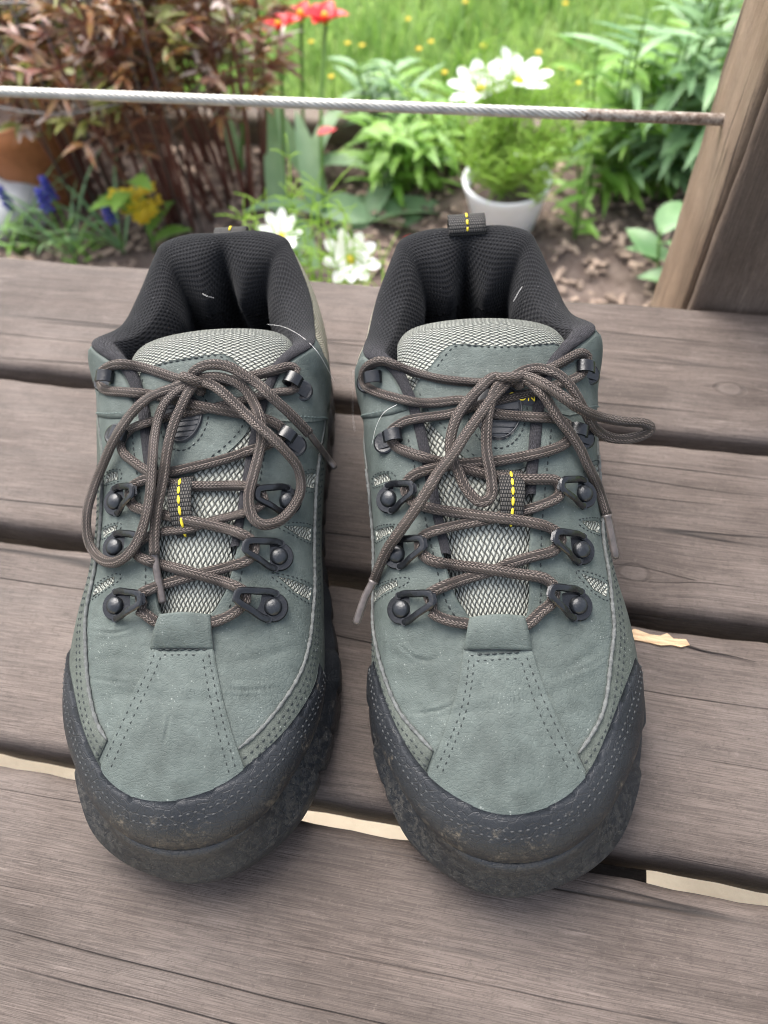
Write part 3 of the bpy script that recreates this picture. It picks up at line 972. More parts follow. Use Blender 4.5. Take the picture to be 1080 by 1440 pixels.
    # -------------------------------------------------------------- everything else
    def rough_sole(s):
        mir = s.mir
        nt_, prof = 36 * 16, None
        t = np.linspace(0, 36, nt_, endpoint=False)
        R = cat_ev(RIM, t)
        tan = cat_ev(RIM, t + .05) - cat_ev(RIM, t - .05)
        tan /= np.linalg.norm(tan, axis=1)[:, None]
        nin = np.stack([-tan[:, 1], tan[:, 0]], 1)
        c = np.stack([R[:, 0] * 0, np.clip(R[:, 1], .08, .24)], 1)
        nin *= np.sign(((c - R) * nin).sum(1))[:, None]
        y = R[:, 1]
        spring = np.interp(y, [-.002, .012, .03, .055, .08], [.012, .0085, .0045, .0012, 0])
        toe = np.interp(y, [0, .03, .07], [1, .55, 0])
        B = cat_ev(RIBS, t)[:, 0]
        arc = np.r_[0, np.cumsum(np.linalg.norm(np.diff(R, axis=0), axis=1))]
        # lugs on the flanks, a smooth toe bumper
        ph = (arc / .0185) % 1.0
        lug = np.where((ph > .16), 0.0, 1.0) * (y > .028) 
        lug = gauss(np.r_[lug, lug[:8]], .8)[:nt_]
        ph2 = (arc / .037) % 1.0
        step = np.where(ph2 > .5, 1.0, 0.0) * (y > .045) * (y < .30)
        step = gauss(np.r_[step, step[:8]], 1.0)[:nt_]
        rings = []
        def ring(inset, z):
            p = R + nin * np.broadcast_to(inset, (nt_,))[:, None]
            rings.append(np.stack([p[:, 0] * mir, p[:, 1], np.broadcast_to(z, (nt_,))], 1))
        mid = np.linspace(0, 1, nt_) * 0
        lip = np.linalg.norm(B[:, :2] - R, axis=1)
        ring(.020 + 0 * y, spring + .004)
        ring(.012 + 0 * y, spring + .0005)
        ring(.006 + lug * .008, spring + 0)
        ring(.0025 + lug * .0075, spring * .9 + .001)
        ring(.0006 + lug * .0068, spring * .8 + .005)
        ring(.0000 + lug * .0045 + .0006 * step, spring * .6 + .011)
        ring(.0000 + lug * .0018 + .0010 * step, spring * .4 + .0155)
        ring(.0003 + .0014 * step, spring * .2 + .020 - .001 * step)
        ring(lip * (.30 + .10 * toe) + .0010 * step, .0265 + .002 * toe)
        ring(lip * (.46 + .05 * toe), .0315 + .0030 * toe)
        ring(lip * .56, .0345 + .0034 * toe)
        ring(lip * .68, .0362 + .0036 * toe)
        ring(lip * .80, .0364 + .0034 * toe)
        ring(lip * .90, .0354 + .0026 * toe)
        ring(lip * 1.0 + .006, .0300 + 0 * y)
        v = np.vstack(rings); m = len(rings)
        v[:, 2] += 0
        f = []
        for i in range(m - 1):
            for q in range(nt_):
                q2 = (q + 1) % nt_
                f.append((i * nt_ + q, i * nt_ + q2, (i + 1) * nt_ + q2, (i + 1) * nt_ + q))
        f.append(tuple(range(nt_)))
        f.append(tuple((m - 1) * nt_ + q for q in range(nt_))[::-1])
        if mir > 0: f = [q[::-1] for q in f]
        o = mesh_obj('sole', v, f, MAT['rubber'], s.root, True)
        # insole closes the inside
        ins = []
        tt = np.linspace(0, 36, 80, endpoint=False)
        q = cat_ev(RIBS, tt)[:, 0] * (mir, 1, 1)
        q[:, 2] = .0335
        mesh_obj('insole', q, [tuple(range(80)) if mir > 0 else tuple(range(80))[::-1]], MAT['insole'], s.root, False)
        return o
    def grooves(s, lines, depth, width):
        P = s.up.P
        for ln in lines:
            q = s.up.ev(s.th(ln, n=8))
            m = np.linspace(0, 1, len(q)); tap = np.sin(np.pi * np.clip(m, .02, .98)) ** .5
            dd = np.full(len(P), 9.0); tp = np.zeros(len(P))
            box = (P > q.min(0) - .006).all(1) & (P < q.max(0) + .006).all(1)
            idx = np.where(box)[0]
            d2 = np.sqrt(((P[idx][:, None] - q[None]) ** 2).sum(2))
            k_ = d2.argmin(1); dd = d2.min(1)
            add = -depth * tap[k_] * np.exp(-(dd / width) ** 2) + depth * .5 * tap[k_] * np.exp(-((dd - 2.2 * width) / (1.5 * width)) ** 2)
            s.up.disp.ravel()[idx] += add
    def window(s, poly):
        O = s.th(poly, n=0)
        G = np.stack([s.up.uu.ravel(), s.up.vv.ravel()], 1) * (19, 88)
        ins = inside(G, O * (19, 88))
        s.up.disp.ravel()[ins] -= .0009
        return O
    # -------------------------------------------------------------- hooks
    def frame_at(s, a, b):
        """frame on the upper at pixel a, x axis towards pixel b"""
        ua = np.array(s.up.hit(s.o, s.d(*a))); 
        p = s.up.ev(ua[None])[0]; n = s.up.normal(ua[None, 0], ua[None, 1])[0]
        n = n * .55 + np.array((0, -.22, .62)); n /= np.linalg.norm(n)
        h = s.all.ray_cast(s.o, s.d(*b))
        q = np.array(h[0]) if h[0] is not None else p + np.array((.01, 0, 0))
        x = q - p; x -= n * (x @ n); L = np.linalg.norm(x); x /= L
        y = np.cross(n, x)
        Mx = Matrix((Vector(x), Vector(y), Vector(n))).transposed().to_4x4()
        Mx.translation = Vector(p)
        return Mx, L
    def hooks(s):
        s.hookpos = {}
        for key, (a, b) in s.D['hooks'].items():
            Mx, L = s.frame_at(a, b)
            s.hookpos[key] = Mx
            row = int(key[1])
            hk = MB()
            if row <= 3:
                Lb = min(max(L, .0095), .0135)
                # base plate: teardrop
                out = []
                for q in range(28):
                    t = 2 * math.pi * q / 28
                    x, y = .0062 * math.cos(t), .0062 * math.sin(t)
                    if x > 0: x = x * 1.5; y = y * (1 - .25 * (x / .0093))
                    out.append((x, y))
                hk.add([(x, y, .0002) for x, y in out] + [(x * .93, y * .93, .0011) for x, y in out],
                       [tuple(28 + q for q in range(28))] + [(q, (q + 1) % 28, 28 + (q + 1) % 28, 28 + q) for q in range(28)])
                arch = catmull([(.0000, .0054, .0012), (.0030, .0054, .0030), (Lb * .62, .0040, .0056), (Lb + .0004, .0026, .0074), (Lb + .0022, .0014, .0077), (Lb + .0022, -.0014, .0077), (Lb + .0004, -.0026, .0074), (Lb * .62, -.0040, .0056), (.0030, -.0054, .0030), (.0000, -.0054, .0012)], 5)
                hk.tube(arch, .00150, 8, flat=.68)
                hk.box((Lb + .0026, 0, .0066), (.0026, .0046, .0022), Matrix.Rotation(math.radians(32), 3, 'Y'), .0005)
                hk.tube([(.0004, .0054, .0006), (.0004, .0054, .0020)], .0016, 8); hk.tube([(.0004, -.0054, .0006), (.0004, -.0054, .0020)], .0016, 8)
                o = hk.build('lace_hook', MAT['hook'], s.root, 'angle')
                o.matrix_local = Mx
                rv = MB()
                rv.lathe([(.0036, .0009), (.0037, .0016), (.0034, .0024), (.0027, .0030), (.0016, .0034), (.0004, .0036)], 20)
                rv.build('rivet', MAT['rivet'], o)
            else:
                R_ = .0050
                hk.lathe([(R_, .0001), (R_, .0012), (R_ * .86, .0016), (R_ * .5, .0013), (.0004, .0013)], 22)
                # strip curled back over the lace
                c_ = catmull([(-.0030, .0012), (.0030, .0016), (.0070, .0026), (.0088, .0048), (.0080, .0070), (.0056, .0080), (.0030, .0076), (.0018, .0064)], 5)
                tn = np.gradient(c_, axis=0); tn /= np.linalg.norm(tn, axis=1)[:, None]
                nn_ = np.stack([-tn[:, 1], tn[:, 0]], 1) * .00055
                m_ = len(c_)
                v_ = []
                for q in range(m_):
                    wd = .0026 * (1 - .25 * max(0, (q / m_ - .6)))
                    for (sx, sy) in ((1, 1), (1, -1), (-1, -1), (-1, 1)):
                        p_ = c_[q] + nn_[q] * sx
                        v_.append((p_[0], sy * wd, p_[1]))
                f_ = [(q * 4 + e, q * 4 + (e + 1) % 4, (q + 1) * 4 + (e + 1) % 4, (q + 1) * 4 + e) for q in range(m_ - 1) for e in range(4)]
                f_ += [(0, 1, 2, 3), tuple((m_ - 1) * 4 + e for e in (3, 2, 1, 0))]
                hk.add(v_, f_)
                o = hk.build('lace_hook', MAT['hook'], s.root, 'angle')
                o.matrix_local = Mx
    # -------------------------------------------------------------- laces
    def trace(s, pts, lift, r=.0025, n=10, zfix=None, sm=3.0):
        """pixel path with a lift above the shoe (mm) at each point -> 3-D path"""
        P = catmull([(p[0], p[1], p[2] if len(p) > 2 else lift) for p in pts], n)
        dist, lo = [], []
        for (x, y, l) in P:
            d = s.d(x, y)
            L = d.length
            h = s.all.ray_cast(s.o, d)
            if h[0] is None: dist.append(np.nan); lo.append(l)
            else: dist.append((h[0] - s.o).length / L); lo.append(l)
        dist = np.array(dist); lo = np.array(lo) / 1000
        ok = ~np.isnan(dist)
        ii = np.arange(len(dist))
        if not ok.all():
            if ok.any(): dist = np.interp(ii, ii[ok], dist[ok])
            else: dist[:] = .3
        base = dist - r
        q = gauss(base, sm)
        q = np.minimum(q, base)
        q = gauss(q, sm * .6) - lo
        return np.array([s.o + s.d(P[i, 0], P[i, 1]) * q[i] for i in range(len(P))])
    def laces(s):
        D = s.D
        r = .00228
        mb = MB(); v0 = 0.0
        for (pts, lift) in D['laces']:
            P = s.trace(pts, lift, r)
            P = resample(P, .0016)
            mb.tube(P, r * np.random.default_rng(len(P)).uniform(.97, 1.03, len(P)), 14, True, .76, v0)
            v0 += .37
        # knot: a strand wrapped round the crossing
        kp, kd = D['knot']
        h = s.all.ray_cast(s.o, s.d(*kp))
        c = s.o + s.d(*kp) * ((h[0] - s.o).length / s.d(*kp).length - .0075)
        vw = s.d(*kp).normalized()
        ex = (s.d(kp[0] + kd[0], kp[1] + kd[1]) - s.d(*kp)).normalized()
        ex = (ex - vw * ex.dot(vw)).normalized(); ey = vw.cross(ex)
        wrap = []
        for q in range(40):
            t = q / 39 * 2 * math.pi * 1.25 - 1.0
            wrap.append(c + ex * (.0045 * math.cos(t)) + ey * (.0022 * (q / 39 - .5) * 2) - vw * (.0036 * math.sin(t)))
        mb.tube(wrap, r * 1.02, 14, True, .9, 3.3)
        # core of the knot
        core = [c + ex * q for q in np.linspace(-.004, .004, 8)]
        mb.tube(core, [.0012, .0022, .0027, .0029, .0029, .0027, .0022, .0012], 14, True, 1.0, 5.1)
        lace = mb.build('lace', MAT['lace'], s.root, True, True)
        for pts, lift in D['aglets']:
            P = resample(s.trace(pts, lift, .0016), .001)
            R_ = np.full(len(P), .0016); R_[0] = .0021; R_[-1] = .0010
            ab = MB(); ab.tube(P, R_, 10, True, .8)
            ab.build('lace_tip', MAT['aglet'], lace)
    # -------------------------------------------------------------- assemble
    def build(s):
        D = s.D; up = s.up; root = s.root
        s.grooves(D['creases'], .0006, .00055)
        s.grooves(D['folds'], .0003, .0018)
        wins = [s.window(w) for w in D['windows']]
        ub = up.base_mesh('upper', MAT['leather'], root)
        # thickness of the throat / collar edge
        uu = np.linspace(0, 36, 36 * 14 + 1)[:-1]
        e1 = up.ev(np.stack([uu, uu * 0 + 1], 1)); e0 = up.ev(np.stack([uu, uu * 0 + .985], 1))
        t_in = (e1 - e0); t_in /= np.linalg.norm(t_in, axis=1)[:, None] + 1e-12
        nn = up.normal(uu, uu * 0 + .995)
        e2 = e1 + t_in * .0006 - nn * .0008; e3 = e1 + t_in * .0002 - nn * .0020; e4 = e1 - t_in * .004 - nn * .0024
        m = len(uu)
        f = [(a * m + q, a * m + (q + 1) % m, (a + 1) * m + (q + 1) % m, (a + 1) * m + q) for a in range(3) for q in range(m)]
        mesh_obj('throat_edge', np.vstack([e1, e2, e3, e4]), f, MAT['leather'], root, True)
        s.rough_sole()
        # woven tongue, with its leather patch, badge and lace keeper
        s.tg.base_mesh('tongue', MAT['weave'], root)
        tp = s.th(D['tongue_patch'], s.tg, 5)
        pt = s.tg.patch('tongue_patch', tp, .0013, MAT['leather'], root, MAT['leather'], 1.8)
        c = tp.mean(0)
        ins = c + (tp - c) * np.array((.88, .93))
        s.tg.stitches([ins], .0015, MAT['thread'], pt)
        s.badge(pt)
        s.keeper()
        s.ln.base_mesh('collar_lining', MAT['lining'], root)
        # beige mesh round the outside of the heel
        side = [(q, 1.0) for q in np.linspace(-5.55, 5.55, 60)] + [(5.9, .80), (5.6, .62), (4.8, .5)] + [(q, .46) for q in np.linspace(4, -4, 30)] + [(-4.8, .5), (-5.6, .62), (-5.9, .80)]
        up.patch('heel_mesh', side, .0005, MAT['beige_mesh'], root, MAT['raw_edge'], 2.2)
        # overlays
        band_l, band_r = s.th(D['band_l']), s.th(D['band_r'])
        cap = s.th(D['cap'])
        def bandpoly(b, to):
            # b runs from the toe up the side; carried on round the heel
            e = b[-1]
            ext = [(e[0] + (to - e[0]) * q, e[1] + (.36 - e[1]) * min(1, q * 1.6)) for q in (.25, .5, .75, 1.0)]
            low = [(t, 0.0) for t in np.linspace(to, b[0][0], 40)]
            return np.vstack([b, ext, low])
        for b in (band_l, band_r):
            to = 1.0 if b[-1][0] < 18 else 35.0
            bp = bandpoly(b, to)
            # carry it under the toe cap to the middle of the toe
            o = up.patch('side_band', bp, .0009, MAT['leather2'], root, MAT['raw_edge'], 2.0, .6)
            pp = resample(up.ev(b, .0007), .001)
            wv = .0008 + .00025 * np.sin(np.arange(len(pp)) * 1.7) * np.sin(np.arange(len(pp)) * .6)
            wv[:4] *= np.linspace(.3, 1, 4)
            eb = MB(); eb.tube(pp, wv, 7)
            eb.build('raw_edge', MAT['raw_edge'], o)
            c_in = b.copy(); c_in[:, 1] -= .05
            c_in2 = b.copy(); c_in2[:, 1] -= .085
            up.stitches([c_in, c_in2], .0011, MAT['thread'], o, 3.0, 2.1, .85)
        vp = s.th(D['vamp_panel_l'], n=5); vq = s.th(D['vamp_panel_r'], n=5)
        tb = s.th(D['tab'], n=0)
        low = [(vq[-1][0] + (vp[-1][0] - vq[-1][0]) * q, min(vq[-1][1], vp[-1][1]) - .10) for q in np.linspace(0, 1, 16)]
        poly = np.vstack([vp[::-1], vq, low])
        o = up.patch('vamp_panel', poly, .0013, MAT['leather'], root, MAT['raw_edge'], 1.0)
        up.stitches([s.th(q, n=5) for q in D['vamp_rows']], .0014, MAT['thread'], o, 2.9, 2.0, .85)
        s.tab(vp[0], vq[0])
        capoly = np.vstack([cap, [(t, 0.0) for t in np.linspace(cap[-1][0], cap[0][0], 90)]])
        o = up.patch('toe_cap', capoly, .0021, MAT['toe'], root, MAT['dark_edge'], 1.7, .55)
        c1, c2 = cap.copy(), cap.copy()
        c1[:, 1] -= .075; c2[:, 1] -= .115
        up.stitches([c1, c2], .0022, MAT['thread_c'], o, 2.9, 2.1, 1.0)
        for O in wins:
            cO = O.mean(0)
            up.patch('mesh_window', cO + (O - cO) * 1.06, .0003, MAT['weave'], root, MAT['dark_edge'], .9, 1.0)
        rows = []
        for O in wins:
            cO = O.mean(0); g = cO + (O - cO) * np.array((1.45, 1.35))
            rows.append(np.vstack([catmull(g, 4, True), g[:1]]))
        up.stitches(rows, .0003, MAT['thread'], ub, 2.3, 1.5, .55)
        # eyestay top panels with their seam, and the stitch line along the throat
        for q in D['eyestay_tops']:
            seam = s.th(q['seam'], n=5)
            t0, t1 = seam[0][0], seam[-1][0]
            sgn = q['dir']
            poly = np.vstack([seam, [(seam[-1][0] , .985)], [(tt, .992) for tt in np.linspace(seam[-1][0], q['end'], 24)], [(q['end2'], .60)], [(q['end2'], .5)]])
            o = up.patch('eyestay_panel', poly, .0009, MAT['leather'], root, MAT['leather'], 1.6)
            st = seam.copy(); st[:, 0] += sgn * .11
            up.stitches([st], .0011, MAT['thread_l'], o, 2.3)
        rows = [[(t, .955) for t in np.linspace(a, b, 60)] for a, b in ((8.6, 14.2), (22.0, 27.4))]
        up.stitches(rows, .0003, MAT['thread'], ub, 2.9)
        s.hooks()
        s.laces()
        s.pull_loop()
    def tab(s, a, b):
        """smooth leather lace keeper standing over the lowest lace"""
        root = s.root
        L = s.th(s.D['tab_l'], s.up, 0); R_ = s.th(s.D['tab_r'], s.up, 0)
        v, nA, nB = [], 14, 14
        P0 = np.array([s.up.ev(L[1:2], .0015)[0], s.up.ev(R_[1:2], .0015)[0]])
        # upper corners lie above the tongue
        def over(px, lift):
            h = s.all.ray_cast(s.o, s.d(*px)); q = (h[0] - s.o).length
            return np.array(s.o + s.d(*px).normalized() * (q - lift))
        U = np.array([over(s.D['tab_l'][0], .0066), over(s.D['tab_r'][0], .0066)])
        for i in range(nA + 1):
            w = i / nA
            for j in range(nB + 1):
                q = j / nB
                a0 = P0[0] * (1 - q) + P0[1] * q; a1 = U[0] * (1 - q) + U[1] * q
                bow = math.sin(math.pi * q)
                p = a0 * (1 - w) + a1 * w + np.array((0, 0, .0016 * math.sin(math.pi * w) + .0022 * bow * (.35 + .65 * w)))
                v.append(p)
        m = nB + 1
        f = [(i * m + j, i * m + j + 1, (i + 1) * m + j + 1, (i + 1) * m + j) for i in range(nA) for j in range(nB)]
        v = np.array(v); nv = len(v)
        v2 = v - np.array((0, -.0002, .0016))
        f = orient(v, f, np.tile((0, 0, 1.0), (nv, 1)))
        g = [tuple(q + nv for q in ff[::-1]) for ff in f]
        rim = [i * m for i in range(nA + 1)] + [nA * m + j for j in range(1, m)] + [i * m + nB for i in range(nA - 1, -1, -1)] + [j for j in range(nB - 1, 0, -1)]
        w_ = [(rim[q], rim[(q + 1) % len(rim)], rim[(q + 1) % len(rim)] + nv, rim[q] + nv) for q in range(len(rim))]
        mesh_obj('lace_tab', np.vstack([v, v2]), f + g + w_, None, root, [True] * (len(f) + len(g)) + [False] * len(w_), None, [MAT['leather'], MAT['raw_edge']], [0] * (len(f) + len(g)) + [1] * len(w_))
    def badge(s, parent):
        D = s.D
        c = np.array(s.tg.hit(s.o, s.d(*D['badge'][0]))); r = D['badge'][1]
        out = [c + np.array((r * math.cos(q) / 34, r * math.sin(q) / 168)) for q in np.linspace(0, 2 * math.pi, 40)[:-1]]
        b = s.tg.patch('badge', out, .0024, MAT['badge'], parent, MAT['badge'], 1.0)
        inn = [c + (np.array(q) - c) * 1.22 for q in out]
        s.tg.stitches([inn + inn[:1]], .0016, MAT['thread'], parent, 2.6)
        # embossed horizontal ribs
        mb = MB()
        for kk in np.linspace(-.78, .78, 9):
            w = math.sqrt(max(0, 1 - kk * kk)) * .82
            if kk > .15 and D['text']: continue
            uv = np.array([c + np.array((r * w * q / 34, r * kk / 168)) for q in np.linspace(-1, 1, 12)])
            mb.tube(s.tg.ev(uv, .0026), .00032, 6)
        mb.build('badge_rib', MAT['badge'], b)
        ring = np.array([c + (np.array(q) - c) * .93 for q in out + out[:1]])
        mb = MB(); mb.tube(s.tg.ev(ring, .0026), .00035, 6); mb.build('badge_rim', MAT['badge'], b)
        if D['text']:
            pos = D['text']
            h = s.tg.hit(s.o, s.d(*pos[0]))
            uv = np.array([h])
            p = s.tg.ev(uv, .0032)[0]; n = s.tg.normal(uv[:, 0], uv[:, 1])[0]
            plate = [np.array(h) + np.array((dx / 34, dy / 168)) for dx, dy in ((-6.5, -1.9), (6.5, -1.9), (6.5, 1.9), (-6.5, 1.9))]
            pb = s.tg.patch('badge_plate', plate, .0029, MAT['badge'], parent, MAT['badge'], 1.0)
            cu = bpy.data.curves.new('badge_text', 'FONT'); cu.body = 'OON'; cu.size = .0046; cu.extrude = .0002
            cu.align_x = 'CENTER'; cu.align_y = 'CENTER'; cu.space_character = 1.15
            to = bpy.data.objects.new('tmp_text', cu); COL.objects.link(to)
            dg = bpy.context.evaluated_depsgraph_get()
            me = bpy.data.meshes.new_from_object(to.evaluated_get(dg))
            bpy.data.objects.remove(to)
            me.materials.clear(); me.materials.append(MAT['yellow'])
            x = (s.tg.ev(uv + np.array((.05, 0)))[0] - s.tg.ev(uv - np.array((.05, 0)))[0]) * s.mir; x /= np.linalg.norm(x)
            x = x if x[0] > 0 else -x
            y = np.cross(n, x)
            Mx = Matrix((Vector(x), Vector(y), Vector(n))).transposed().to_4x4(); Mx.translation = Vector(p)
            o = bpy.data.objects.new('badge_lettering', me); link(o, pb); o.matrix_local = Mx
    def keeper(s):
        """webbing loop on the tongue with a yellow stitched line"""
        a, b, w = s.D['keeper']
        A = np.array(s.tg.hit(s.o, s.d(*a))); B = np.array(s.tg.hit(s.o, s.d(*b)))
        v, uv = [], []
        n = 26
        lift = lambda q: .0012 + .0058 * math.sin(math.pi * q) ** .8
        for i in range(n + 1):
            q = i / n
            c = A + (B - A) * q
            for j, x in enumerate(np.linspace(-1, 1, 7)):
                p = s.tg.ev(np.array([[c[0] + x * w / 34 * (1 - .15 * q), c[1]]]), lift(q))[0]
                v.append(p); uv.append((q * .022, x * w / 1000))
        f = [(i * 7 + j, i * 7 + j + 1, (i + 1) * 7 + j + 1, (i + 1) * 7 + j) for i in range(n) for j in range(6)]
        N = np.tile((0, -.5, 1.0), (len(v), 1)); f = orient(v, f, N)
        o = mesh_obj('lace_keeper', v, f, MAT['web'], s.root, True, uv)
        mod = o.modifiers.new('thickness', 'SOLIDIFY'); mod.thickness = .0013; mod.offset = -1
        mb = MB()
        q = .06
        while q < 1.0:
            pts = []
            for e in np.linspace(q, min(1, q + .135), 5):
                c = A + (B - A) * e
                pts.append(s.tg.ev(np.array([[c[0], c[1]]]), lift(e) + .0003)[0])
            mb.tube(pts, [.0003, .00062, .0007, .00062, .0003], 6, True, .6)
            q += .17
        yo = mb.build('yellow_stitching', MAT['yellow'], o)
    def pull_loop(s):
        """webbing loop standing at the back of the collar"""
        D = s.D['pull']
        cx = D['x'] * s.mir
        prof = catmull([(.303, .090), (.3045, .100), (.3045, .1075), (.3010, .1118), (.2945, .1120), (.2915, .1095), (.2930, .1065)], 6)
        w = D['w']
        v, uv = [], []
        L = 0
        for i, (y, z) in enumerate(prof):
            if i: L += math.hypot(*(prof[i] - prof[i - 1]))
            for x in np.linspace(-1, 1, 7):
                v.append((cx + x * w * .5, y + D['dy'], z + D['dz'])); uv.append((L, x * w * .5))
        n = len(prof)
        f = [(i * 7 + j, i * 7 + j + 1, (i + 1) * 7 + j + 1, (i + 1) * 7 + j) for i in range(n - 1) for j in range(6)]
        o = mesh_obj('pull_loop', v, f, MAT['web'], s.root, True, uv)
        mod = o.modifiers.new('thickness', 'SOLIDIFY'); mod.thickness = .0018; mod.offset = 0
        mb = MB()
        for i in range(3, n - 6, 5):
            pts = [(cx, prof[q][0] + D['dy'] + (-.0002 if prof[q][1] < .11 else 0), prof[q][1] + D['dz'] + .0011) for q in range(i, min(i + 4, n))]
            mb.tube(pts, .0006, 6)
        mb.build('yellow_stitching', MAT['yellow'], o)
# ------------------------------------------------------------------ the two shoes: measured outlines
LEFT = dict(
 mir=1, loc=(-.0915, .050, 0), ang=4.5, tongue_shift=.5, tongue_dy=-.003, tongue_dz=-.0035,
 label='left of the two green-grey hiking shoes, big lace loop hanging over its left side',
 hooks={'l1': ((164, 852), (200, 846)), 'l2': ((163, 770), (196, 764)), 'l3': ((164, 706), (190, 696)), 'l4': ((163, 612), (186, 618)), 'l5': ((146, 537), (168, 532)),
        'r1': ((384, 854), (342, 842)), 'r2': ((392, 783), (353, 773)), 'r3': ((404, 705), (368, 699)), 'r4': ((415, 627), (396, 612)), 'r5': ((424, 550), (404, 536))},
 cap=[(98, 912), (106, 963), (118, 1019), (138, 1067), (156, 1095), (181, 1115), (213, 1124), (249, 1123), (285, 1113), (317, 1099), (345, 1077), (388, 1039), (420, 999), (440, 960), (445, 932)],
 band_l=[(152, 1041), (136, 1011), (126, 963), (122, 900), (123, 860), (132, 818), (140, 768), (144, 721), (145, 680), (146, 640)],
 band_r=[(335, 1053), (365, 1027), (400, 983), (424, 940), (435, 895), (439, 853), (441, 823), (440, 772), (441, 731), (443, 680), (448, 640)],
 vamp_panel_l=[(213, 908), (201, 948), (177, 995), (144, 1075)],
 vamp_panel_r=[(300, 908), (309, 963), (325, 1027), (343, 1079)],
 tab=[], tab_l=[(224, 864), (214, 913)], tab_r=[(296, 864), (301, 913)],
 vamp_rows=[[(222, 914), (293, 914)], [(229, 921), (286, 922)], [(220, 918), (205, 955), (180, 1005), (149, 1074)], [(229, 922), (213, 960), (190, 1008), (158, 1082)],
            [(294, 918), (309, 995), (332, 1083)], [(286, 924), (299, 995), (323, 1089)]],
 windows=[[(392, 811), (437, 827), (434, 843), (413, 831)], [(400, 740), (436, 743), (435, 760), (419, 753)], [(430, 667), (443, 667), (441, 686), (430, 684)],
          [(135, 825), (159, 811), (160, 819), (131, 839)], [(146, 745), (164, 738), (163, 746), (146, 755)], [(151, 667), (165, 663), (165, 674), (149, 679)]],
 creases=[[(221, 958), (250, 970), (292, 976)], [(308, 966), (345, 970), (392, 966)], [(240, 1010), (236, 1030), (232, 1048)], [(126, 953), (160, 958), (196, 962)], [(125, 886), (160, 890), (185, 884)]],
 folds=[[(130, 985), (190, 975), (250, 984), (310, 982), (395, 968)], [(330, 930), (370, 925), (425, 905)], [(130, 930), (165, 925), (195, 930)]],
 eyestay_tops=[dict(seam=[(138, 586), (155, 589), (176, 588)], end=6.05, end2=5.7, dir=-1), dict(seam=[(458, 593), (433, 594), (398, 593)], end=29.95, end2=30.3, dir=1)],
 tongue_patch=[(201, 521), (235, 509), (285, 501), (312, 498), (330, 508), (348, 528), (358, 560), (351, 602), (331, 627), (300, 652), (262, 672), (236, 672), (217, 645), (203, 600), (197, 560), (197, 530)],
 badge=((258, 588), 8.2), text=None,
 keeper=((257, 672), (263, 756), 5.2),
 pull=dict(x=.002, w=.017, dy=.0055, dz=-.016),
 knot=((272, 537), (1, .55)),
 laces=[
  # lowest cross-over, then the two lace halves zig-zagging up the hooks
  ([(196, 858), (207, 866), (222, 875, -.8), (250, 878, -1.5), (280, 877, -1.5), (298, 875, -.8), (318, 868), (334, 858), (344, 848), (346, 840), (341, 830), (322, 821), (296, 813, 2.2), (262, 803, 2.2), (234, 796), (214, 791), (197, 784), (190, 776), (193, 766), (205, 756), (228, 748), (268, 743), (300, 732), (340, 722), (362, 714), (371, 705), (368, 695), (358, 686), (335, 683), (290, 684), (258, 683), (232, 677), (204, 661), (186, 648), (174, 638), (170, 626), (176, 612), (188, 601), (212, 593), (255, 583), (300, 573), (350, 561), (385, 552), (410, 549), (417, 540), (414, 527), (416, 519), (405, 516), (392, 519), (362, 527), (330, 534), (300, 538), (282, 537)], 0.3),
  ([(196, 858), (200, 848), (196, 839), (205, 831), (230, 822), (262, 812), (294, 804), (325, 796), (346, 789), (355, 780), (358, 768), (350, 757), (329, 747, .8), (290, 737, 2.4), (252, 729, 2.0), (226, 723), (200, 717), (186, 710), (182, 697), (186, 684), (204, 674), (240, 664), (270, 657), (300, 650), (330, 641), (352, 633), (380, 624), (396, 614), (398, 604), (388, 596), (362, 586), (328, 580, 1.0), (292, 573, 2.0), (265, 568, 2), (235, 560), (206, 554), (171, 551), (150, 549), (141, 540), (141, 527), (151, 517), (172, 512), (208, 519), (244, 531), (268, 537, 3)], 0.3),
  # left loop of the bow
  ([(266, 537, 5), (244, 545, 6), (208, 560, 6.5), (183, 584, 6.5), (161, 617, 7), (145, 653, 7), (131, 688, 7), (122, 723, 6), (124, 760, 5), (139, 784, 4), (159, 791, 4), (179, 781, 5), (195, 757, 5), (205, 727, 5.5), (211, 692, 6), (214, 652, 6.5), (218, 609, 7), (228, 573, 7), (247, 551, 6.5), (268, 540, 5)], 5),
  # left tail
  ([(276, 540, 5), (266, 550, 6), (257, 567, 7), (243, 600, 7), (235, 634, 6.5), (229, 676, 6), (221, 715, 6), (217, 750, 5.5), (217, 780, 5)], 5),
  # right loop
  ([(275, 538, 5), (288, 538, 7), (307, 547, 8.5), (331, 568, 9.5), (356, 592, 10), (380, 613, 10), (400, 633, 9), (417, 654, 8), (423, 676, 6), (421, 697, 4.5), (408, 719, 4), (392, 733, 4), (372, 738, 4), (358, 731, 4), (351, 716, 4), (350, 694, 4), (356, 669, 4), (363, 642, 4.5), (368, 616, 5), (366, 590, 5.5), (357, 567, 6), (341, 544, 6.5), (312, 531, 7), (284, 531, 6), (272, 536, 5)], 5),
  # right tail
  ([(268, 534, 6), (272, 523, 8), (292, 513, 9), (319, 515, 9.5), (341, 526, 10), (364, 541, 10), (384, 560, 9), (404, 578, 7), (423, 597, 5.5), (435, 610, 5)], 8)],
 aglets=[([(217, 779, 5), (221, 805, 4.5), (229, 849, 3)], 4), ([(434, 609, 5), (453, 634, 5.5), (472, 659, 6)], 5)])

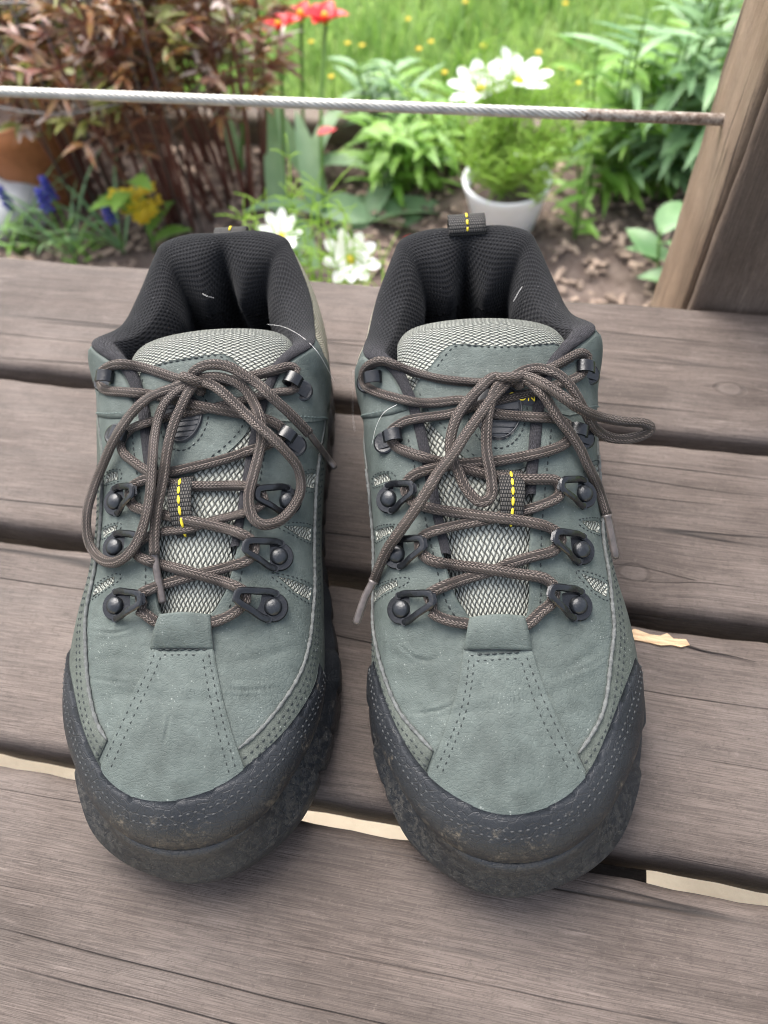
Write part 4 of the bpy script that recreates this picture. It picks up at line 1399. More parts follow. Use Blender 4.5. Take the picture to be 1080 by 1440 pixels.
RIGHT = dict(
 mir=-1, loc=(.0345, .033, 0), ang=4.2, tongue_shift=-5.0, tongue_dy=.0, tongue_dz=-.0005,
 label='right of the two green-grey hiking shoes, webbing loop standing up at its heel',
 hooks={'l1': ((565, 857), (604, 846)), 'l2': ((559, 780), (592, 769)), 'l3': ((548, 702), (578, 692)), 'l4': ((542, 623), (562, 615)), 'l5': ((517, 538), (540, 530)),
        'r1': ((812, 852), (777, 838)), 'r2': ((816, 774), (782, 761)), 'r3': ((820, 695), (790, 687)), 'r4': ((820, 617), (800, 607)), 'r5': ((828, 527), (808, 517))},
 cap=[(529, 929), (547, 990), (571, 1043), (604, 1088), (653, 1125), (694, 1141), (726, 1143), (767, 1133), (800, 1113), (828, 1080), (849, 1035), (869, 982), (889, 925)],
 band_l=[(610, 1056), (584, 1027), (559, 994), (537, 933), (526, 876), (524, 830), (524, 790), (524, 750), (522, 700), (517, 660)],
 band_r=[(812, 1060), (832, 1031), (849, 994), (857, 929), (862, 884), (859, 849), (854, 802), (847, 761), (845, 721), (848, 680), (849, 640)],
 vamp_panel_l=[(652, 910), (645, 962), (624, 1031), (602, 1084)],
 vamp_panel_r=[(747, 910), (763, 962), (791, 1023), (820, 1084)],
 tab=[], tab_l=[(660, 868), (653, 914)], tab_r=[(738, 866), (747, 915)],
 vamp_rows=[[(659, 922), (738, 917)], [(667, 930), (732, 926)], [(660, 925), (651, 994), (612, 1088)], [(667, 931), (657, 998), (619, 1095)],
            [(739, 922), (767, 994), (813, 1084)], [(732, 929), (757, 1003), (803, 1090)]],
 windows=[[(819, 808), (853, 821), (852, 838), (835, 829)], [(819, 733), (842, 734), (842, 749), (827, 743)], [(828, 657), (846, 655), (846, 675), (832, 674)],
          [(528, 831), (557, 816), (558, 824), (527, 846)], [(529, 747), (553, 740), (551, 749), (531, 760)], [(527, 672), (545, 666), (549, 676), (528, 683)]],
 creases=[[(575, 1004), (610, 1000), (640, 990)], [(655, 990), (700, 986), (748, 976)], [(560, 905), (585, 925), (612, 930)], [(770, 955), (820, 940), (850, 925)]],
 folds=[[(560, 990), (620, 1003), (690, 995), (760, 980), (840, 950)], [(770, 960), (810, 935), (850, 905)], [(545, 920), (580, 930), (620, 925)]],
 eyestay_tops=[dict(seam=[(504, 590), (525, 588), (552, 583)], end=29.95, end2=30.3, dir=1), dict(seam=[(851, 575), (835, 578), (800, 585)], end=6.05, end2=5.7, dir=-1)],
 tongue_patch=[(604, 519), (620, 497), (638, 484), (680, 487), (730, 487), (771, 484), (790, 487), (790, 505), (785, 560), (771, 603), (758, 638), (737, 659), (700, 662), (668, 655), (640, 632), (612, 603), (592, 582), (580, 554)],
 badge=((700, 578), 9.0), text=((731, 563),),
 keeper=((716, 662), (717, 742), 5.4),
 pull=dict(x=-.001, w=.0185, dy=-.002, dz=-.006),
 knot=((716, 533), (1, .08)),
 laces=[
  ([(606, 860), (616, 867), (633, 873), (657, 877, -.8), (685, 879, -1.5), (715, 879, -1.5), (741, 878, -.8), (761, 860), (774, 850), (779, 839), (780, 829), (776, 821), (761, 812), (721, 806, 2.2), (683, 800, 2.2), (643, 795), (612, 790), (598, 783), (590, 772), (590, 760), (598, 752), (616, 745), (653, 737), (690, 730), (706, 725), (741, 717), (772, 706), (786, 697), (787, 684), (778, 675), (741, 674), (716, 673), (680, 666), (650, 658), (620, 650), (582, 639), (560, 630), (550, 620), (549, 607), (560, 598), (578, 590), (622, 584), (641, 580), (670, 571), (704, 562), (745, 553), (780, 542), (804, 534), (817, 526), (823, 513), (826, 502), (814, 497), (788, 511), (771, 519), (745, 529), (722, 535)], 0.3),
  ([(606, 860), (607, 848), (602, 838), (610, 831), (628, 823), (661, 812), (700, 800), (712, 794), (751, 782), (775, 776), (786, 766), (789, 754), (768, 740), (731, 732, 2.2), (690, 727, 2.4), (653, 722, .8), (612, 716), (585, 708), (574, 698), (570, 686), (577, 672), (596, 662), (630, 655), (665, 651), (700, 648), (751, 639), (785, 629), (800, 618), (803, 605), (795, 594), (777, 588), (741, 586), (700, 582, 2.0), (672, 572, 2), (649, 563), (615, 566), (588, 566), (547, 557), (522, 548), (512, 538), (512, 523), (522, 512), (541, 508), (575, 521), (620, 533), (673, 538), (708, 535, 3)], 0.3),
  # left loop of the bow, short and hanging down
  ([(712, 535, 5), (694, 530, 6), (673, 548, 6.5), (653, 570, 6.5), (641, 590, 6.5), (634, 615, 5), (634, 638, 4), (643, 660, 4), (656, 688, 4), (675, 706, 4), (691, 697, 4), (690, 668, 5), (684, 627, 6), (687, 578, 7), (698, 546, 6.5), (712, 536, 5)], 5),
  # left tail
  ([(714, 538, 5), (694, 558, 7), (673, 586, 8.5), (653, 614, 9), (637, 639, 9), (616, 665, 9), (604, 685, 8.5), (582, 719, 8), (561, 749, 7), (545, 772, 6), (533, 798, 5), (525, 818, 5)], 6),
  # right tail
  ([(716, 536, 5), (730, 531, 7), (747, 539, 8), (763, 554, 8), (775, 572, 7), (788, 592, 6), (802, 609, 5), (816, 631, 4.5), (826, 653, 4), (838, 677, 3.5), (846, 699, 3.5), (854, 724, 3.5)], 5),
  # right loop sticking out past the side
  ([(716, 534, 5), (737, 521, 7), (761, 518, 9), (784, 526, 11), (799, 539, 12), (812, 558, 12), (820, 574, 11), (832, 596, 10), (845, 609, 9), (861, 616, 8), (883, 617, 7), (906, 611, 7), (915, 602, 8), (904, 595, 10), (879, 593, 12), (855, 589, 14), (830, 582, 16), (808, 570, 16), (786, 554, 14), (761, 538, 11), (735, 529, 8), (718, 533, 5)], 8)],
 aglets=[([(525, 817, 5), (513, 841, 4.5), (500, 878, 4)], 4), ([(854, 724, 3.5), (860, 752, 3), (867, 786, 2)], 3)])
for D_ in (LEFT, RIGHT):
    Shoe(D_).build()
# ------------------------------------------------------------------ garden behind the platform
def at_n(px, py, n):
    d = pray(px, py)
    return CAMP + d * (n / d.dot(N2))

def m_leaf(name, c1, c2, rough=.5, trans=.3, scale=22, spec=.4):
    k = NT(name, rough, spec)
    P = k.coord()
    f = k.ramp(k.noise(P, scale, 3, .6), [(.32, 0.0), (.68, 1.0)])
    col = k.mix(f, c1, c2)
    k.set(k.b.inputs['Base Color'], col)
    tr = k.n('BsdfTranslucent'); k.set(tr.inputs[0], k.mix(.5, col, k.mix(1.0, col, (1.0, 1.0, .45), 'MULTIPLY')))
    mx = k.n('MixShader'); mx.inputs[0].default_value = trans
    k.t.links.new(k.b.outputs[0], mx.inputs[1]); k.t.links.new(tr.outputs[0], mx.inputs[2])
    k.t.links.new(mx.outputs[0], k.t.nodes['Material Output'].inputs[0])
    return k.m
MAT['grass'] = m_leaf('grass_blade', (.17, .31, .07), (.38, .53, .21), .55, .35, 9)
MAT['bronze'] = m_leaf('bronze_leaf', (.27, .085, .05), (.37, .24, .09), .35, .35, 70, .6)
MAT['bronze_d'] = m_leaf('dark_bronze_leaf', (.19, .055, .042), (.27, .17, .09), .36, .3, 40, .6)
MAT['olive'] = m_leaf('olive_bronze_leaf', (.20, .20, .06), (.32, .34, .12), .38, .35, 60)
MAT['rosy'] = m_leaf('rosy_grey_leaf', (.33, .24, .20), (.52, .44, .40), .32, .25, 40, .6)
MAT['redstem'] = m_plain('red_brown_stem', (.11, .042, .032), .5, .4, scale=40)
MAT['tulip_leaf'] = m_leaf('tulip_leaf', (.22, .37, .19), (.36, .52, .30), .45, .3, 10)
MAT['green'] = m_leaf('bright_leaf', (.13, .29, .04), (.27, .46, .09), .45, .35, 18)
MAT['green_b'] = m_leaf('blue_green_leaf', (.13, .26, .11), (.27, .42, .21), .42, .3, 18)
MAT['feather'] = m_leaf('feathery_leaf', (.30, .50, .07), (.46, .66, .16), .6, .5, 30)
MAT['stem'] = m_plain('green_stem', (.10, .20, .04), .5, .3)
MAT['white_petal'] = m_leaf('white_petal', (.88, .89, .90), (.93, .94, .95), .5, .3, 60)
MAT['red_petal'] = m_leaf('red_petal', (.56, .016, .026), (.68, .040, .050), .4, .25, 40)
MAT['yellow_petal'] = m_leaf('yellow_petal', (.70, .50, .03), (.80, .64, .06), .5, .25, 60)
MAT['blue_petal'] = m_leaf('blue_petal', (.045, .055, .34), (.10, .11, .52), .5, .2, 60)
MAT['pot_white'] = m_plain('white_glaze', (.84, .86, .88), .35, .5, var=.06, scale=15)
MAT['terracotta'] = m_plain('terracotta', (.40, .175, .085), .8, .2, var=.3, scale=22, bump=.5, bs=140)
MAT['stone'] = m_plain('pale_stone', (.50, .51, .50), .8, .2, var=.2, scale=18, bump=.6, bs=120)
MAT['wire'] = m_plain('grey_wire', (.075, .07, .068), .5, .5, metal=.4)
MAT['log'] = m_wood('edging_timber', (.22, .17, .125), (.10, .075, .06), (.32, .27, .22), 12.4)
MAT['chip'] = m_plain('bark_chip', (.31, .235, .185), .9, .15, var=.7, scale=45, bump=.6, bs=200)

def leaf_geo(mb, base, dirv, up, L, W, droop=.3, fold=.25, n=5, shape=.45, twist=0.0, petal=False):
    d = Vector(dirv).normalized(); u = Vector(up)
    s_ = d.cross(u)
    if s_.length < 1e-4: s_ = d.cross(Vector((1, 0, 0)))
    s_.normalize(); u = s_.cross(d).normalized()
    if twist:
        q = Matrix.Rotation(twist, 3, d); s_ = q @ s_; u = q @ u
    v = []
    p = Vector(base); dd = d.copy()
    for i in range(n + 1):
        t = i / n
        w = W * (math.sin(math.pi * t ** (shape * 1.5)) ** .8 if 0 < t < 1 else (.12 if t == 0 else 0.02)) * .5
        if petal: w = W * .5 * min(1, .25 + t * 1.5) * (1 if t < .6 else math.sqrt(max(.02, 1 - ((t - .6) / .41) ** 2)))
        uu = s_.cross(dd).normalized()
        v += [p - s_ * w + uu * fold * w, p, p + s_ * w + uu * fold * w]
        dd = (dd - Vector((0, 0, 1)) * droop / n).normalized()
        p = p + dd * (L / n)
    f = []
    for i in range(n):
        a = i * 3
        f += [(a, a + 1, a + 4, a + 3), (a + 1, a + 2, a + 5, a + 4)]
    mb.add(v, f)

def rv(a=1.0): return Vector((random.uniform(-a, a), random.uniform(-a, a), random.uniform(-a, a)))
def arc(a, b, bow, n=8):
    a, b, bow = Vector(a), Vector(b), Vector(bow)
    return [a.lerp(b, q / n) + bow * math.sin(math.pi * q / n) for q in range(n + 1)]

# grass
def blades(name, count, nr, ar, hh, mat, seed, label, keep=None):
    r = np.random.default_rng(seed)
    a = r.uniform(*ar, count); n = r.uniform(*nr, count)
    h = r.uniform(*hh, count) * (.7 + .6 * (np.sin(a * 9 + n * 5) * np.sin(n * 11 - a * 3) * .5 + .5))
    th = r.uniform(0, 2 * np.pi, count); w = r.uniform(.0018, .0036, count)
    lean = r.uniform(.1, .9, count) * h; la = r.uniform(0, 2 * np.pi, count)
    bx = a * A2.x + n * N2.x; by = a * A2.y + n * N2.y
    V = np.zeros((count, 5, 3))
    cx, cy = np.cos(th) * w, np.sin(th) * w
    lx, ly = np.cos(la) * lean, np.sin(la) * lean
    V[:, 0] = np.stack([bx - cx, by - cy, np.full(count, GZ - .006)], 1)
    V[:, 1] = np.stack([bx + cx, by + cy, np.full(count, GZ - .006)], 1)
    V[:, 2] = np.stack([bx + cx * .8 + lx * .4, by + cy * .8 + ly * .4, GZ + h * .6], 1)
    V[:, 3] = np.stack([bx - cx * .8 + lx * .4, by - cy * .8 + ly * .4, GZ + h * .6], 1)
    V[:, 4] = np.stack([bx + lx, by + ly, GZ + h * .95], 1)
    me = bpy.data.meshes.new(name)
    base = np.arange(count)[:, None] * 5
    quads = base + np.array([[0, 1, 2, 3]]); tris = base + np.array([[3, 2, 4]])
    loops = np.concatenate([quads, tris], 1).ravel()
    me.vertices.add(count * 5); me.vertices.foreach_set('co', V.reshape(-1))
    me.loops.add(len(loops)); me.loops.foreach_set('vertex_index', loops.astype(np.int32))
    me.polygons.add(count * 2)
    st = np.stack([np.arange(count) * 7, np.arange(count) * 7 + 4], 1).ravel()
    me.polygons.foreach_set('loop_start', st.astype(np.int32))
    me.materials.append(mat); me.update(calc_edges=True); me.validate()
    o = link(bpy.data.objects.new(name, me))
    return tag(o, label, 'grass', kind='stuff')
blades('lawn_grass', 70000, (1.31, 3.2), (-2.6, 2.4), (.022, .062), MAT['grass'], 5, 'short green lawn grass beyond the flower bed')

# bark mulch
rc = np.random.default_rng(9)
mb = MB()
for _ in range(5000):
    c = an(rc.uniform(-1.2, 1.4), rc.uniform(.55, 1.29), GZ + rc.uniform(.002, .012))
    L, W, T = rc.uniform(.006, .022), rc.uniform(.004, .010), rc.uniform(.002, .005)
    R3 = Matrix.Rotation(rc.uniform(0, 6.3), 3, 'Z') @ Matrix.Rotation(rc.uniform(-.5, .5), 3, 'X') @ Matrix.Rotation(rc.uniform(-.4, .4), 3, 'Y')
    mb.box(c, (L, W, T), R3)
tag(mb.build('bark_mulch', MAT['chip'], None, False), 'brown bark mulch covering the flower bed', 'mulch', kind='stuff')

# timber edging between bed and lawn
for i, (a0, a1) in enumerate(((-1.9, -.55), (-.53, .62), (.64, 1.9))):
    v, f = plank_mesh(20 + i, a0, a1, .055, .07, .012)
    o = mesh_obj('edging_timber', v, f, MAT['log'])
    o.rotation_euler = (0, 0, YAW); o.location = an(0, 1.265, GZ + .05)
    tag(o, ('grey timber edging of the bed, left length behind the bronze plants', 'grey timber edging of the bed, middle length behind the tulip leaves', 'grey timber edging of the bed, right length behind the leafy clump')[i], 'edging', 'timber edging of the flower bed')

# ---- bronze peony clumps
def peony(px, py, nn, H_, nst, spread, label, seed):
    random.seed(seed)
    b = at_n(px, py, nn); b = Vector((b.x, b.y, GZ))
    root = tag(empty('peony_plant', b), label, 'plant', 'bronze-leaved peony plants')
    mbs = {k_: MB() for k_ in ('bronze', 'bronze_d', 'rosy', 'olive')}
    for i in range(nst):
        an_ = random.uniform(0, 6.28); rr = random.uniform(.2, 1) * spread
        foot = Vector((math.cos(an_) * rr * .45, math.sin(an_) * rr * .45, 0))
        top = Vector((math.cos(an_) * rr, math.sin(an_) * rr, H_ * random.uniform(.72, 1.05)))
        P = arc(foot, top, Vector((random.uniform(-.02, .02), random.uniform(-.02, .02), .01)), 9)
        sm_ = MB(); sm_.tube(P, np.linspace(.0036, .0018, len(P)), 6)
        sm_.build('stem', MAT['redstem'], root)
        for q in range(random.randint(14, 18)):
            t = random.uniform(.52, 1.0)
            base = P[int(t * 9)]
            az = random.uniform(0, 6.28)
            pd = Vector((math.cos(az), math.sin(az), random.uniform(-.1, .8))).normalized()
            pl = random.uniform(.03, .08)
            tip = base + pd * pl
            sm2 = mbs['bronze_d']
            sm2.tube([base, base.lerp(tip, .5), tip], [.0018, .0015, .001], 4)
            kind_ = random.choices(['bronze', 'bronze_d', 'rosy', 'olive'], [.38, .24, .12, .26] if t > .65 else [.22, .50, .14, .14])[0]
            for w in range(random.randint(4, 8)):
                a2 = az + random.uniform(-1.1, 1.1)
                ld = Vector((math.cos(a2), math.sin(a2), random.uniform(-.3, .9)))
                leaf_geo(mbs[kind_], tip - pd * random.uniform(0, pl * .5), ld, (random.uniform(-.4, .4), random.uniform(-.4, .4), 1), random.uniform(.020, .040), random.uniform(.0055, .0100), random.uniform(.0, .7), .3, 4, .5, random.uniform(-.6, .6))
    for k_, m_ in mbs.items():
        o = m_.build('foliage', MAT[k_], root); o['kind'] = 'stuff'
PE = [(30, 235, 1.2, .40, 10, .16), (135, 262, 1.07, .38, 12, .14), (240, 268, 1.02, .41, 14, .14), (330, 265, 1.06, .43, 14, .13), (180, 190, 1.22, .38, 9, .15), (310, 185, 1.21, .43, 11, .14), (60, 160, 1.25, .37, 7, .16)]
PLAB = ['bronze-leaved peony in front of the terracotta pot', 'bronze-leaved peony between the blue and the yellow flowers', 'bronze-leaved peony above the yellow flower cluster',
        'bronze-leaved peony right behind the left shoe, beside the tulip leaves', 'bronze-leaved peony of the back row behind the yellow flowers', 'bronze-leaved peony of the back row below the red tulips', 'bronze-leaved peony of the back row at the wire fence']
for i, p_ in enumerate(PE): peony(*p_, PLAB[i], 40 + i)

# ---- leafy green clumps
def clump(name, px, py, nn, H_, nst, spread, mat, label, seed, ll=(.045, .095), lw=(.011, .020), per=11, cat='plant', group=None, upw=.6):
    random.seed(seed)
    b = at_n(px, py, nn); b = Vector((b.x, b.y, GZ))
    root = tag(empty(name, b), label, cat, group)
    lv = MB()
    for i in range(nst):
        az = random.uniform(0, 6.28); rr = random.uniform(.1, 1) * spread
        foot = Vector((math.cos(az) * rr * .5, math.sin(az) * rr * .5, 0))
        top = Vector((math.cos(az) * rr, math.sin(az) * rr, H_ * random.uniform(.6, 1.05)))
        P = arc(foot, top, rv(.012), 9)
        sm_ = MB(); sm_.tube(P, np.linspace(.003, .0015, len(P)), 5)
        sm_.build('stem', MAT['stem'], root)
        for q in range(per):
            t = .1 + .9 * (q + random.random()) / per
            a2 = q * 2.4 + random.uniform(-.4, .4)
            ld = Vector((math.cos(a2), math.sin(a2), upw + random.uniform(-.4, .4)))
            leaf_geo(lv, P[min(9, int(t * 9))], ld, (0, 0, 1), random.uniform(*ll), random.uniform(*lw), random.uniform(.4, 1.1), .35, 5, .5, random.uniform(-.3, .3))
    o = lv.build('foliage', mat, root); o['kind'] = 'stuff'
    return root
G_ = 'leafy green perennials in the bed'
clump('leafy_perennial', 860, 255, 1.14, .25, 16, .10, MAT['green'], 'bright green leafy clump left of the railing post', 61, group=G_)
clump('leafy_perennial', 940, 225, 1.15, .30, 15, .10, MAT['green_b'], 'blue-green leafy clump close against the railing post', 62, ll=(.08, .14), group=G_)
clump('leafy_perennial', 975, 160, 1.30, .30, 14, .13, MAT['green_b'], 'tall blue-green leafy clump farthest back beside the post', 63, ll=(.07, .13), group=G_)
clump('leafy_perennial', 565, 255, 1.14, .15, 12, .08, MAT['green'], 'bright green leafy clump between tulip leaves and white pot', 64, group=G_)
clump('leafy_perennial', 540, 190, 1.28, .12, 8, .07, MAT['green_b'], 'small blue-green clump at the lawn edge above the cable', 65, group=G_)
clump('leafy_perennial', 625, 225, 1.22, .12, 8, .06, MAT['green'], 'small bright clump directly left of the white pot', 66, group=G_)
clump('seedling', 802, 335, 1.03, .10, 2, .02, MAT['green'], 'lone young seedling on the mulch right of the white pot', 67, (.04, .07), (.010, .016), 5, 'seedling')
clump('seedling', 955, 380, .93, .10, 4, .05, MAT['green_b'], 'low broad-leaved seedling at the foot of the railing post', 68, (.06, .09), (.03, .04), 4)
clump('seedling', 690, 400, .88, .05, 2, .02, MAT['green'], 'tiny green sprout in the mulch just behind the platform', 69, (.03, .05), (.006, .010), 4)

for i_, (px_, py_, n_, lb_) in enumerate(((28, 352, .90, 'low grassy seedling at the left edge below the pale stone'), (112, 350, .91, 'low grassy seedling below the blue flowers'))):
    clump('seedling', px_, py_, n_, .045, 4, .04, MAT['green'], lb_, 120 + i_, (.03, .05), (.004, .008), 4, 'seedling', 'low seedlings along the front of the bed', 1.0)
# ---- tulips
def tulip(px, py, nn, leaves, flower, label, seed, fl_label=None):
    random.seed(seed)
    b = at_n(px, py, nn); b = Vector((b.x, b.y, GZ))
    root = tag(empty('tulip_plant', b), label, 'tulip', 'tulips in the bed')
    for (az, el, L, W, dr) in leaves:
        mb = MB()
        leaf_geo(mb, rv(.008) * 1.0, (math.cos(az), math.sin(az), el), (0, 0, 1), L, W, dr, .45, 9, .42, random.uniform(-.5, .5))
        mb.build('leaf', MAT['tulip_leaf'], root)
    if flower:
        top = at_n(flower[0], flower[1], flower[2]) - b
        mb = MB(); mb.tube(arc((0, 0, 0), top, rv(.01), 10), .0032, 6); st_ = mb.build('stem', MAT['stem'], root)
        mb = MB()
        for q in range(6):
            az = q * 1.047 + random.uniform(-.15, .15)
            leaf_geo(mb, top, (math.cos(az), math.sin(az), 1.0 if q % 2 else .7), (0, 0, 1), flower[3], flower[3] * .72, .5 * random.uniform(.5, 1.4), .5, 6, .55)
        fo = mb.build('flower', MAT['red_petal'], root)
        mb = MB()
        mb.lathe([(.004, .0), (.006, .006), (.005, .014), (.002, .018)], 8, Matrix.Translation(top))
        mb.build('flower_centre', MAT['yellow_petal'], fo)
P_ = math.pi
tulip(455, 300, 1.03, [(.2, .5, .20, .055, 1.6), (-.7, .35, .16, .05, 1.5), (1.7, 1.4, .20, .04, .8), (3.6, 1.2, .15, .035, .9), (-1.6, .3, .13, .055, 1.2)], (458, 34, 1.24, .040), 'red tulip standing tallest, open flower over the lawn', 71)
tulip(395, 285, 1.02, [(1.4, 2.2, .19, .034, .3), (-1.2, .5, .15, .045, 1.2)], (393, 45, 1.20, .040), 'red tulip flowering among the bronze leaves', 72)
tulip(520, 300, 1.04, [(.1, .45, .19, .05, 1.3), (-.4, .25, .16, .06, 1.0), (2.6, .5, .15, .05, 1.3), (1.0, .8, .16, .04, 1.2)], None, 'tulip without a flower, broad leaves lying over the mulch', 73)
tulip(430, 250, 1.14, [(.9, 1.4, .21, .045, 1.2), (-.2, .8, .2, .05, 1.7), (2.2, 1.6, .18, .035, .6)], (424, 30, 1.26, .034), 'red tulip with the smaller flower left of the tallest one', 74)
tulip(340, 250, 1.15, [(1.9, 2.0, .17, .03, .3)], (338, 8, 1.27, .040), 'red tulip at the top edge behind the bronze plants', 75)

# ---- white daisies
def daisy_head(root, c, face, r, npet, seed, name='flower'):
    random.seed(seed)
    f = Vector(face).normalized()
    x = f.cross(Vector((0, 0, 1))); x = x.normalized() if x.length > 1e-3 else Vector((1, 0, 0)); y = f.cross(x).normalized()
    mb = MB()
    for q in range(npet):
        a = 2 * P_ * q / npet + random.uniform(-.1, .1)
        d = x * math.cos(a) + y * math.sin(a) + f * random.uniform(.3, .6)
        leaf_geo(mb, Vector(c) + d * r * .1, d, f, r * random.uniform(.9, 1.08), r * .45, random.uniform(-.1, .2), .10, 7, .66, 0.0, True)
    o = mb.build(name, MAT['white_petal'], root)
    mb = MB(); mb.lathe([(r * .20, 0), (r * .19, r * .06), (r * .10, r * .12), (.0005, r * .13)], 12, Matrix.Translation(Vector(c) + f * r * .05) @ f.to_track_quat('Z', 'Y').to_matrix().to_4x4())
    mb.build('flower_centre', MAT['yellow_petal'], o)
def feather(mb, base, H_, spread, n, seed):
    random.seed(seed)
    for i in range(n):
        az = random.uniform(0, 6.28)
        top = Vector(base) + Vector((math.cos(az) * random.random() * spread, math.sin(az) * random.random() * spread, H_ * random.uniform(.5, 1)))
        P = arc(Vector(base) + rv(.01), top, rv(.012), 6)
        mb.tube(P, np.linspace(.0016, .0006, 7), 4)
        for q in range(16):
            p = P[random.randint(2, 6)]
            d = Vector((random.uniform(-1, 1), random.uniform(-1, 1), random.uniform(-.1, 1))).normalized() * random.uniform(.02, .045)
            mb.tube([p, p + d * .6 + Vector((0, 0, .003)), p + d], [.0009, .0007, .0003], 3)
def daisy(px, py, nn, r, face, label, seed, fth=.16, nf=9):
    c = at_n(px, py, nn); b = Vector((c.x - face[0] * .03, c.y - .01, GZ))
    root = tag(empty('white_daisy', b), label, 'daisy', 'white daisies')
    mb = MB(); mb.tube(arc((0, 0, 0), c - b, Vector((.006, .004, 0)), 8), .0016, 6); mb.build('stem', MAT['stem'], root)
    daisy_head(root, c - b, face, r, 9, seed)
    mb = MB(); feather(mb, (0, 0, 0), fth, .06, nf, seed); o = mb.build('foliage', MAT['feather'], root); o['kind'] = 'stuff'
daisy(493, 366, .66, .030, (.05, -.6, .8), 'white daisy facing the camera between the two shoes', 81, .30, 16)
daisy(396, 334, .72, .028, (-.2, -.4, .9), 'white daisy half hidden behind the left shoe heel', 82, .30, 16)
# white pot with its plant
pc = at_z(708, 316, GZ); 
pot = tag(empty('flower_pot', (pc.x, pc.y, GZ)), 'white glazed pot of feathery plants behind the right shoe', 'pot')
mb = MB(); mb.lathe([(.044, .0), (.048, .004), (.061, .058), (.065, .070), (.068, .080), (.066, .083), (.061, .080), (.058, .066), (.001, .064)], 36)
mb.build('bowl', MAT['pot_white'], pot)
mb = MB(); mb.lathe([(.060, .0655), (.03, .069), (.001, .070)], 20); mb.build('soil', MAT['soil'], pot)
pl = tag(empty('feathery_daisy_plant', (pc.x, pc.y, GZ + .069)), 'feathery green daisy plant with two white flowers in the white pot', 'plant')
mb = MB(); feather(mb, (0, 0, 0), .17, .155, 76, 91); feather(mb, (-.02, -.035, .012), .045, .085, 14, 94); feather(mb, (.03, -.03, .012), .05, .07, 8, 95); o = mb.build('foliage', MAT['feather'], pl); o['kind'] = 'stuff'
for (px, py, face, sd) in ((676, 128, (-.25, -.15, 1.0), 92), (728, 116, (.2, -.1, 1.0), 93)):
    c = at_n(px, py, 1.12) - Vector(pl.location)
    mb = MB(); mb.tube(arc((0, 0, 0), c, Vector((0, .01, 0)), 8), .0016, 6); mb.build('stem', MAT['stem'], pl)
    daisy_head(pl, c, face, .044, 9, sd)

# ---- small flowers at left
random.seed(5)
c = at_n(192, 286, .93); b = Vector((c.x, c.y, GZ))
cow = tag(empty('cowslip', b), 'yellow cowslip cluster flowering left of the left shoe', 'flower')
mb = MB(); mb.tube(arc((0, 0, 0), c - b, (.004, 0, 0), 8), .003, 6); mb.build('stem', MAT['stem'], cow)
for q in range(11):
    o_ = (c - b) + Vector((random.uniform(-.026, .026), random.uniform(-.015, .015), random.uniform(-.022, .018)))
    mb = MB()
    for w in range(5):
        a = w * 1.257 + q
        leaf_geo(mb, o_, (math.cos(a), math.sin(a) - .5, .5), (0, 0, 1), .016, .014, .3, .2, 3, .6)
    mb.build('flower', MAT['yellow_petal'], cow)
for q in range(7):
    a = q * .9
    mb = MB(); leaf_geo(mb, (0, 0, .015 + .018 * q), (math.cos(a), math.sin(a), .8), (0, 0, 1), .075, .03, .8, .3, 5, .5); mb.build('leaf', MAT['green'], cow)
for i, (px, py, nn, lb) in enumerate(((66, 264, .92, 'blue grape hyacinth, upper one in front of the terracotta pot'), (60, 281, .90, 'blue grape hyacinth, lower one in front of the terracotta pot'), (151, 298, .92, 'blue grape hyacinth left of the yellow cowslip'), (6, 277, .94, 'blue grape hyacinth at the left edge above the pale stone'))):
    random.seed(100 + i)
    c = at_n(px, py, nn); b = Vector((c.x, c.y, GZ))
    g = tag(empty('grape_hyacinth', b), lb, 'flower', 'blue grape hyacinths')
    mb = MB(); mb.tube(arc((0, 0, 0), c - b, (.003, 0, 0), 8), .002, 6); mb.build('stem', MAT['stem'], g)
    mb = MB()
    for q in range(26):
        a = q * 2.4; z = (q / 26 - .5) * .036
        p = (c - b) + Vector((math.cos(a) * .0075 * (1 - q / 40), math.sin(a) * .0075 * (1 - q / 40), z))
        mb.lathe([(.0012, -.003), (.0034, 0), (.0016, .003)], 6, Matrix.Translation(p))
    mb.build('flower', MAT['blue_petal'], g)
    for q in range(6):
        a = random.uniform(0, 6.28); mb = MB()
        leaf_geo(mb, rv(.006), (math.cos(a) * .5, math.sin(a) * .5, 1), (0, 0, 1), random.uniform(.13, .21), .007, 1.1, .4, 7, .4); mb.build('leaf', MAT['green_b'], g)

# ---- terracotta pot and pale stone at the left edge
pc = at_z(72, 272, GZ)
tp_ = tag(empty('terracotta_pot', (pc.x, pc.y, GZ)), 'orange terracotta pot among the bronze stems at the left edge', 'pot')
mb = MB(); mb.lathe([(.060, 0), (.063, .003), (.082, .13), (.091, .132), (.093, .160), (.088, .164), (.083, .160), (.078, .130), (.001, .128)], 36)
mb.build('bowl', MAT['terracotta'], tp_)
mb = MB(); mb.lathe([(.080, .1285), (.05, .132), (.001, .134)], 20); mb.build('soil', MAT['soil'], tp_)
c = at_z(8, 316, GZ)
bm = bmesh.new(); bmesh.ops.create_icosphere(bm, subdivisions=4, radius=1)
for v_ in bm.verts:
    n_ = v_.co.copy()
    e = 1 + .10 * math.sin(5 * n_.x + 2 * n_.y) * math.cos(4 * n_.z + n_.y * 3) + .04 * math.sin(13 * n_.x + 7 * n_.z)
    v_.co = Vector((n_.x * .085 * e, n_.y * .06 * e, max(n_.z * .05 * e, -.03)))
me = bpy.data.meshes.new('stone'); bm.to_mesh(me); bm.free(); me.materials.append(MAT['stone'])
me.polygons.foreach_set('use_smooth', np.ones(len(me.polygons), dtype=bool))
o = link(bpy.data.objects.new('stone', me)); o.location = (c.x, c.y, GZ + .028); tag(o, 'pale grey stone on the soil below the terracotta pot', 'stone')

